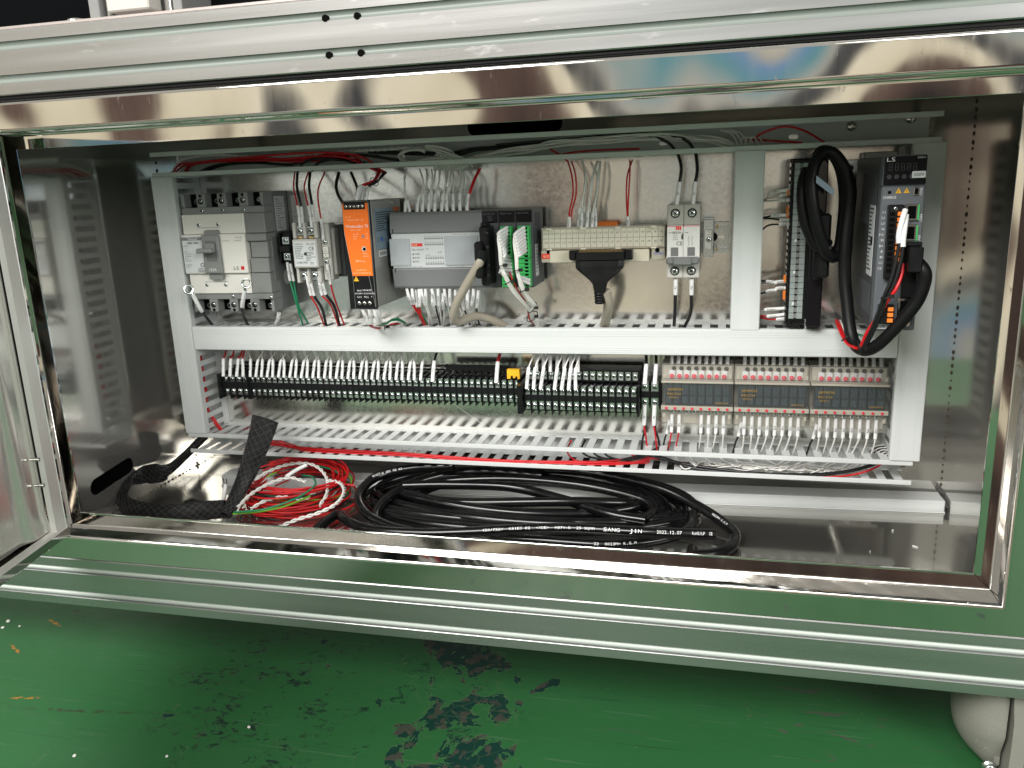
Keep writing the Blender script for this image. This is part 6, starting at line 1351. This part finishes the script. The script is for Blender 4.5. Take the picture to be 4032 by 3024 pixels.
for k, (lab, p) in enumerate((('red wire crossing under the white bundle, left', [(499.1,30.0,341.4),(518.3,34.0,344.7),(539.0,36.0,347.8),(573.4,38.0,349.0),(614.1,40.0,348.5)]), ('red wire crossing under the white bundle, right', [(512.9,26.0,352.1),(524.0,26.0,345.6),(533.9,22.0,337.8)]), ('red wire beside the black ones in the top duct middle', [(443.1,36.0,341.4),(475.3,38.0,342.7),(509.9,40.0,343.9)]))): wire(lab, p, 'r', 1.1, None, G)
for k in range(3): wire(('white wire looping at the right end of the bundle, tall', 'white wire looping at the right end of the bundle, middle', 'white wire looping at the right end of the bundle, low')[k], [Vector(q) + Vector((k*5, k, 0)) for q in [(703.2,36.0,364.2),(715.6,34.0,358.9),(723.5,28.0,345.4),(726.2,26.0,353.5),(733.9,28.0,354.0),(739.5,30.0,346.2)]], 'w', .8, None, G)

G = 'wires lying in the bottom duct'
for k in range(5):
    j = k*1.6; z_ = -26.5 + (k % 2)*1.8
    pts = [(58+k*4, 50, -2-k), (64+k*5, 42, -12), (90+14*k, 34-j, -22), (170, 30-j*1.6, z_), (300, 22-j, z_+1.2), (430, 14-j*.6, z_), (540, 13+j, z_+.8), (600+k*6, 22+j, z_+1), (640-k*9, 36, z_+8)]
    wire('red wire lying in the bottom duct, %s from the back' % ORD[4-k], pts, 'r', 1.15, None, G, n=6)
for k in range(2): wire(('red wire hanging out of the left upright duct into the bottom duct, left', 'red wire hanging out of the left upright duct into the bottom duct, right')[k], [(14+2*k, 30, 60), (16+2*k, 28, 36), (20+2*k, 24, 24), (27+3*k, 22, 14), (33+3*k, 24, 2), (40+3*k, 28, -14)], 'r', 1.5, None, G)
for k in range(3): wire(('red wire seen through the slots of the left upright duct, front', 'red wire seen through the slots of the left upright duct, middle', 'red wire seen through the slots of the left upright duct, rear')[k], [(12+k*2, 22+k*4, 116), (16-k, 28+k*3, 90), (13+k*2, 24+k*3, 70), (15, 30+k*3, 40)], 'r', 1.4, None, G)
for k in range(2): wire(('thick black wire sagging along the right half of the bottom duct, upper', 'thick black wire sagging along the right half of the bottom duct, lower')[k], [(610, 40, -14), (640+6*k, 28, -19), (680, 16-k*4, -22-k*2), (740, 8-k*3, -25.0-k), (800, 8-k*2, -25.0-k), (850, 16, -22), (885, 26, -14), (900, 40, -6)], 'b', 2.1, None, G)
wire('red wire sagging below the thick black wires in the bottom duct', [(615, 34, -20), (660, 24, -21), (720, 12, -25.5), (790, 4, -26.5), (850, 8, -24), (885, 20, -16), (898, 36, -8)], 'r', 1.2, None, G)
wire('red wire looping up in the middle of the bottom duct', [(528, 40, -4), (524, 30, -14), (532, 22, -22), (548, 18, -24), (580, 20, -22), (610, 26, -18)], 'r', 1.1, None, G)
for k in range(3): wire(('black wire loop in the middle of the bottom duct, left', 'black wire loop in the middle of the bottom duct, middle', 'black wire loop in the middle of the bottom duct, right')[k], [(545+14*k, 44, -4), (542+14*k, 32, -14), (556+13*k, 24, -20), (590+8*k, 22+k, -21), (620+5*k, 30, -14), (640, 40, -8)], 'b', 1.3, None, G)
for k in range(12):
    rr = [random.uniform(-1, 1) for _ in range(10)]; xa = 655 + k*9
    pts = [(xa, 42, -14)] + [(xa + 18*q + rr[q]*10, 20 + rr[q+1]*9, -22 + rr[q+2]*3.4) for q in range(1, 7)] + [(min(880, xa+140), 40, -12)]
    wire('thin white wire tangled in the right half of the bottom duct', pts, 'w', .75, None, 'white tangle in the bottom duct', n=5, seg=6)
for k in range(9): wire('short wire end in the fan at the right end of the bottom duct', [(880+k*1.6, 44-k*2.4, -4), (886+k*1.3, 38-k*3, 3), (893+k*.4, 30-k*3.2, 8-k*.6)], 'wb'[k % 2], .8, None, 'fan of wire ends by the right upright duct', n=3)
for k in range(10):
    xa = 300+k*48; wire('dark wire glimpsed through the slots of the middle duct', [(xa, 40+(k%3)*5, 132), (xa+30, 36+(k%2)*8, 136), (xa+70, 42, 130)], 'rb'[k % 2], 1.6, None, 'wires inside the middle duct', n=3)

# ================================================================== big black cable coil on the cabinet bottom
coil = thing('cable_coil', 'big coil of thick shiny black cable lying on the cabinet bottom', 'cable coil', (465, 5, -88))
rnd = random.Random(11); R0 = 6.1; NL = 8
P_ = []
for i in range(NL*18+1):
    f_ = i/18; a_ = 2*math.pi*f_ - 2.4; k = f_
    ax_ = 216 - 9.5*k + 5*math.sin(k*2.3); ay_ = 80 - 5.6*k + 4*math.sin(k*1.7+1); rot = .05*math.sin(k*1.3); cx_ = 464 + 7*math.sin(k*1.9); cy_ = 8 + 4*math.sin(k*2.7+.5)
    x_, y_ = math.cos(a_)*ax_, math.sin(a_)*ay_*(1+.06*math.sin(2*a_+k))
    back = max(0, math.sin(a_))
    zz = -88 + R0 + .3 + (3.2 + 1.6*math.sin(k*2.9))*k*.62*(.55+.45*math.sin(a_*1.0+k*.8)**2) + back*(14 - 1.0*k)
    P_.append(Vector((cx_ + x_*math.cos(rot) - y_*math.sin(rot), min(97, cy_ + x_*math.sin(rot) + y_*math.cos(rot)), max(-88+R0, zz))))
MB().tube(spline(P_, 4), R0, 14).build('turns', MT['cable_black'], coil)
def on_cable(s_, a, b, h, par, path=None):
    """print that follows the cable, letter by letter"""
    path = path or par_path[par.name]; ls = [0.0]
    for i in range(1, len(path)): ls.append(ls[-1] + (path[i]-path[i-1]).length)
    near = lambda q: ls[min(range(len(path)), key=lambda i: (path[i]-Vector(q)).length)]
    d0, d1 = near(a), near(b); n = len(s_); m = MB()
    for k, ch_ in enumerate(s_):
        if ch_ == ' ': continue
        s0 = d0 + (d1-d0)*(k+.5)/n; i = max(0, min(len(ls)-2, sum(1 for q in ls if q <= s0)-1)); L_ = ls[i+1]-ls[i] or 1
        p = path[i].lerp(path[i+1], (s0-ls[i])/L_); d = (path[i+1]-path[i]).normalized() * (1 if d1 > d0 else -1)
        v = Vector((0, -1, .62)); v = (v - d*v.dot(d)).normalized(); u_ = v.cross(d); u_ = u_ if u_.z > 0 else -u_
        gv, gf, ga, gb = glyphs(ch_, 2); w_ = abs(d1-d0)/n*.84; kx = w_/max(.35, gb-ga); ky = h/.69
        m.add([p + v*(R0+.30) + d*((x-(ga+gb)/2)*kx) + u_*(y*ky - h*.5) for x, y, z in gv], gf)
    return m.build('lettering', MT['print_white'], par)
par_path = {}
_wire = wire
def wire(label, pts, *a_, **k_):
    o = _wire(label, pts, *a_, **k_); par_path[o.name] = spline(pts, k_.get('n', 7)); return o
fr_p = [(242.2,-109.4,-78.0),(252.5,-73.1,-74.0),(273.3,-93.9,-72.0),(319.1,-119.4,-70.0),(379.4,-123.8,-68.0),(437.7,-120.4,-64.0),(495.9,-112.6,-60.0),(553.5,-107.2,-58.0),(622.0,-110.1,-56.0),(676.8,-107.0,-56.0),(706.5,-104.6,-56.0)]
o = wire('straight free end of thick black cable before the coil, lettered in white', fr_p, 'cable_black', R0, None, 'thick black cable ends', n=8, name='cable', seg=14)
on_cable('450/750V  KSIEC 02  <VDE>  H07V-K  25 SQMM', (452.1,-119.3,-61.0), (577.5,-105.8,-58.0), 2.7, o)
on_cable('SANG  JIN', (584.0,-108.1,-57.5), (631.8,-108.0,-56.5), 3.9, o)
on_cable('2022.12.07', (643.5,-107.7,-56.3), (670.7,-106.5,-56.2), 3.4, o)
on_cable('RoHS/LF  CE', (681.5,-105.3,-56.2), (702.2,-103.7,-56.2), 3.2, o)
o = wire('thick black cable crossing the coil and bowing out at its right side', [(417.4,48.7,-48.0),(485.2,58.4,-50.0),(553.9,55.8,-52.0),(635.0,27.1,-56.0),(680.8,3.2,-66.0),(712.1,-23.2,-74.0),(728.9,-52.2,-78.0),(722.9,-81.3,-80.0),(705.3,-100.7,-80.0),(683.7,-108.2,-80.0)], 'cable_black', R0, None, 'thick black cable ends', n=8, name='cable', seg=14)
on_cable('0023M= K.G.M', (706.2,-19.0,-71.0), (724.0,-38.1,-77.0), 2.6, o)
o = wire('thick black cable running low along the front edge of the coil', [(454.6,-95.8,-80.0),(504.5,-100.4,-78.0),(552.9,-106.0,-76.0),(598.7,-103.1,-76.0),(642.9,-89.8,-74.0),(675.7,-67.0,-70.0),(681.5,-28.4,-66.0)], 'cable_black', R0, None, 'thick black cable ends', n=8, name='cable', seg=14)
on_cable('22  0023M= K.G.M', (576.3,-107.7,-76.0), (621.1,-100.1,-75.0), 2.8, o)
o = wire('thick black cable slanting across the inside of the coil', [(313.9,-2.9,-60.0),(374.0,3.2,-58.0),(454.3,10.8,-60.0),(524.8,-11.1,-64.0),(586.4,-37.8,-68.0),(628.1,-45.2,-70.0)], 'cable_black', R0, None, 'thick black cable ends', n=8, name='cable', seg=14)
o = wire('thick black cable bending tightly at the left of the coil, lettered', [(374.1,23.8,-40.0),(318.2,19.5,-44.0),(278.5,1.5,-50.0),(267.9,-25.6,-56.0),(272.6,-52.4,-62.0),(295.0,-81.0,-68.0),(327.5,-96.4,-74.0),(361.9,-105.1,-76.0)], 'cable_black', R0, None, 'thick black cable ends', n=8, name='cable', seg=14)
on_cable('60227-3 IEC 02 6X', (274.1,-9.2,-52.0), (309.5,11.6,-45.0), 2.8, o)
o = wire('thick black cable rounding the inner left end of the coil', [(487.5,46.1,-56.0),(417.6,46.9,-54.0),(363.3,37.1,-56.0),(317.3,2.8,-62.0),(297.9,-35.8,-70.0),(303.4,-73.7,-76.0),(325.4,-92.2,-80.0)], 'cable_black', R0, None, 'thick black cable ends', n=8, name='cable', seg=14)
o = wire('thick black cable sweeping along the back of the coil to the far right', [(324.8,-3.5,-70.0),(350.6,21.8,-64.0),(400.5,26.5,-58.0),(463.6,29.8,-56.0),(545.1,24.1,-58.0),(611.6,4.5,-62.0),(635.2,-11.6,-68.0),(625.0,-36.3,-74.0)], 'cable_black', R0, None, 'thick black cable ends', n=8, name='cable', seg=14)

# ================================================================== small coil of coloured wires
G = 'coil of thin coloured wires'
rnd = random.Random(5); cols = 'rrrbrrgrrrbrrlrrrrgrrrbrrrrrr'
for k, c_ in enumerate(cols):
    ax_ = 74 - rnd.uniform(0, 26); ay_ = 70 - rnd.uniform(0, 26); cx_, cy_ = 160 + rnd.uniform(-8, 8), -6 + rnd.uniform(-7, 7); z0 = -86.5 + 1.15*k; ph = rnd.uniform(0, 6.28); st = rnd.uniform(2.6, 3.6)
    pts = [(cx_ + math.cos(st+q*.55)*ax_*(1+.08*math.sin(q+k)), cy_ + math.sin(st+q*.55)*ay_*(1+.08*math.sin(q*1.3+k)), z0 + 2.2*math.sin(q*.9+ph) + 12*max(0, math.sin(st+q*.55))) for q in range(11)]
    wire('%s wire wound in the small coloured coil' % {'r': 'red', 'b': 'black', 'g': 'dark green', 'l': 'yellow green'}[c_], pts, c_, 1.25, None, 'small coil, ' + {'r': 'red', 'b': 'black', 'g': 'dark green', 'l': 'yellow green'}[c_] + ' turns', n=5)
for k, (lab, p) in enumerate((('twisted white pair arching over the top of the coloured coil', [(101.8,-21.4,-70.0),(106.2,-10.0,-58.0),(127.0,6.5,-48.0),(155.5,12.8,-42.0),(181.8,12.2,-44.0),(206.6,-6.3,-52.0),(221.4,-36.5,-62.0),(222.1,-60.1,-70.0)]),
        ('twisted white pair lying across the front of the coloured coil', [(203.5,-127.7,-70.0),(224.3,-121.7,-62.0),(247.7,-113.0,-56.0),(261.6,-93.2,-52.0),(257.8,-61.9,-50.0),(236.5,-26.0,-52.0),(211.6,-12.3,-54.0)]),
        ('twisted white pair slanting through the middle of the coloured coil', [(127.8,-93.8,-64.0),(132.5,-69.9,-56.0),(145.6,-43.8,-50.0),(166.6,-30.9,-46.0),(192.5,-36.8,-48.0)]),
        ('twisted white pair low in the coloured coil', [(141.3,-87.3,-68.0),(151.4,-69.1,-64.0),(170.2,-57.7,-62.0),(196.7,-57.1,-64.0),(205.6,-38.7,-62.0)]))): twist(lab, p, 1.2, 20, 1.3, group=G)
p = [(160.8,-28.7,-46.0),(170.4,-19.4,-40.0),(183.7,-12.5,-34.0)]; o = wire('white sleeved wire end sticking up out of the coloured coil', p, 'w', 1.2, (34, 'RS485'), G, sr=2.6)
p = [(92.6,-73.6,-70.0),(91.3,-66.2,-62.0),(89.7,-57.4,-50.0)]; o = wire('white sleeved wire end with a fork lug standing by the braided sleeving', p, 'w', 1.4, (30, ''), G, sr=2.6)
e_ = Vector(o.location) ; fk = Vector(p[-1]); m = MB()
for s_ in (-1, 1): m.tube([fk, fk+Vector((s_*2.2, 0, 4)), fk+Vector((s_*2.0, 0, 9))], .7, 6)
m.build('fork_lug', MT['tin'], o)
for k, (lab, p) in enumerate((('bundle of red wires bent left out of the braided sleeving', [(73.9,-75.2,-70.0),(85.1,-74.2,-68.0),(100.0,-71.5,-66.0),(116.9,-69.1,-66.0),(143.9,-76.4,-68.0)]), ('red wire tail resting right of the coloured coil', [(211.4,-8.4,-60.0),(227.1,-7.4,-60.0),(247.3,-7.0,-62.0)]), ('green wire sweeping over the coloured coil', [(129.4,-104.2,-66.0),(171.0,-102.2,-60.0),(201.1,-76.1,-54.0),(208.0,-41.0,-50.0),(189.7,-14.0,-50.0),(170.9,-5.0,-52.0)]), ('yellow green wire sweeping under the green one', [(124.4,-100.5,-70.0),(160.6,-97.0,-66.0),(189.3,-84.4,-62.0),(207.1,-54.7,-60.0)]))):
    wire(lab, p, 'rrgl'[k], 1.6 if k == 0 else 1.3, None, G)

# ================================================================== braided sleeving
def braid_tube(name, label, pts, wid, thick, spin, par_pts=9):
    path = spline(pts, par_pts); n = len(path); seg = 20; v = []; me_uv = []; m = MB(); L_ = 0.0
    ls = [0.0]
    for i in range(1, n): L_ += (path[i]-path[i-1]).length; ls.append(L_)
    for i in range(n):
        t_ = (path[min(i+1, n-1)]-path[max(i-1, 0)]).normalized(); f_ = i/(n-1); w_ = Vector(spin[0]).lerp(Vector(spin[1]), f_); w_ = (w_ - t_*w_.dot(t_)).normalized(); b_ = t_.cross(w_)
        ww = wid[0]+(wid[1]-wid[0])*f_ if isinstance(wid, tuple) else wid
        for k in range(seg):
            a_ = 2*math.pi*k/seg; v.append(path[i] + w_*(math.cos(a_)*ww/2) + b_*(math.sin(a_)*thick/2))
    m.add(v, [(i*seg+k, i*seg+(k+1)%seg, (i+1)*seg+(k+1)%seg, (i+1)*seg+k) for i in range(n-1) for k in range(seg)], True)
    t = thing(name, label, 'cable sleeving', tuple(path[0]), 'braided sleeving'); m.build('weave', MT['braid'], t)
    st = MB(); st2 = MB(); q = 0
    for sgn in (1, -1):
        for s0 in range(0, 24):
            ang = 2*math.pi*s0/24; pth = []
            for i in range(0, n):
                f_ = i/(n-1); t_ = (path[min(i+1, n-1)]-path[max(i-1, 0)]).normalized(); w_ = Vector(spin[0]).lerp(Vector(spin[1]), f_); w_ = (w_ - t_*w_.dot(t_)).normalized(); b_ = t_.cross(w_)
                ww = wid[0]+(wid[1]-wid[0])*f_ if isinstance(wid, tuple) else wid
                a_ = ang + sgn*ls[i]*.075; h_ = .35*math.sin(ls[i]*.5+s0*math.pi+ (0 if sgn > 0 else math.pi))
                pth.append(path[i] + w_*(math.cos(a_)*(ww/2+.3+h_)) + b_*(math.sin(a_)*(thick/2+.3+h_)))
            (st if (s0 % 3) else st2).tube(pth, .4, 4)
    tag(st.build('braid_strands', MT['strand'], t), kind='stuff'); tag(st2.build('braid_strands', MT['strand_glint'], t), kind='stuff')
    return t
mat('strand', (0.008, 0.008, 0.009), 0.2); mat('strand_glint', (0.050, 0.050, 0.052), 0.2)  # paler strands put the glints of the braid into the colour
braid_tube('braided_sleeve', 'flat black braided sleeving looping from the left duct along the cabinet bottom', [(-19.6,66.0,-26.6),(-27.6,54.0,-36.5),(-37.0,38.0,-48.7)] + [(-18.1,-28.0,-46.0),(-57.4,-25.1,-56.0),(-70.8,-42.2,-62.0),(-58.0,-72.4,-68.0),(-35.3,-92.8,-72.0),(-0.4,-104.2,-74.0),(41.9,-104.2,-74.0),(70.5,-88.5,-74.0),(102.0,-83.4,-72.0)], (28, 22), 10, ((.75,-.35,.45), (0,.4,1)))
braid_tube('braided_sleeve', 'flat black braided sleeving standing up in front of the bottom duct', [(114.1,-102.3,-72.0),(116.5,-90.2,-64.0),(119.8,-69.4,-46.0)] + [(126.8,-60.0,-27.4),(137.9,-56.0,-2.4),(146.0,-52.0,18.1),(152.3,-48.0,38.3)], (14, 34), 13, ((1,0,.2), (1,.15,.1)))
ring_tie('black cable tie squeezing the lower end of the standing braided sleeving', (113.6,-96.9,-70.0), (.4,.5,.8), 8)

# offcuts on the cabinet bottom
for lab, p, q in (('small white wire offcut on the cabinet bottom, farther back', (903.6,6.3,-87.2), (905.6,6.4,-86.4)), ('tiny white crumb on the cabinet bottom near the front lip', (870.0,-53.8,-87.2), (870.8,-53.8,-86.8)), ('thin white splinter on the cabinet bottom, farthest right', (917.6,-31.5,-87.4), (922.1,-35.2,-87.2))):
    tag(MB().tube([p, q], .7, 5).build('offcut', MT['sleeve']), lab, 'offcut', 'offcuts on the cabinet bottom')
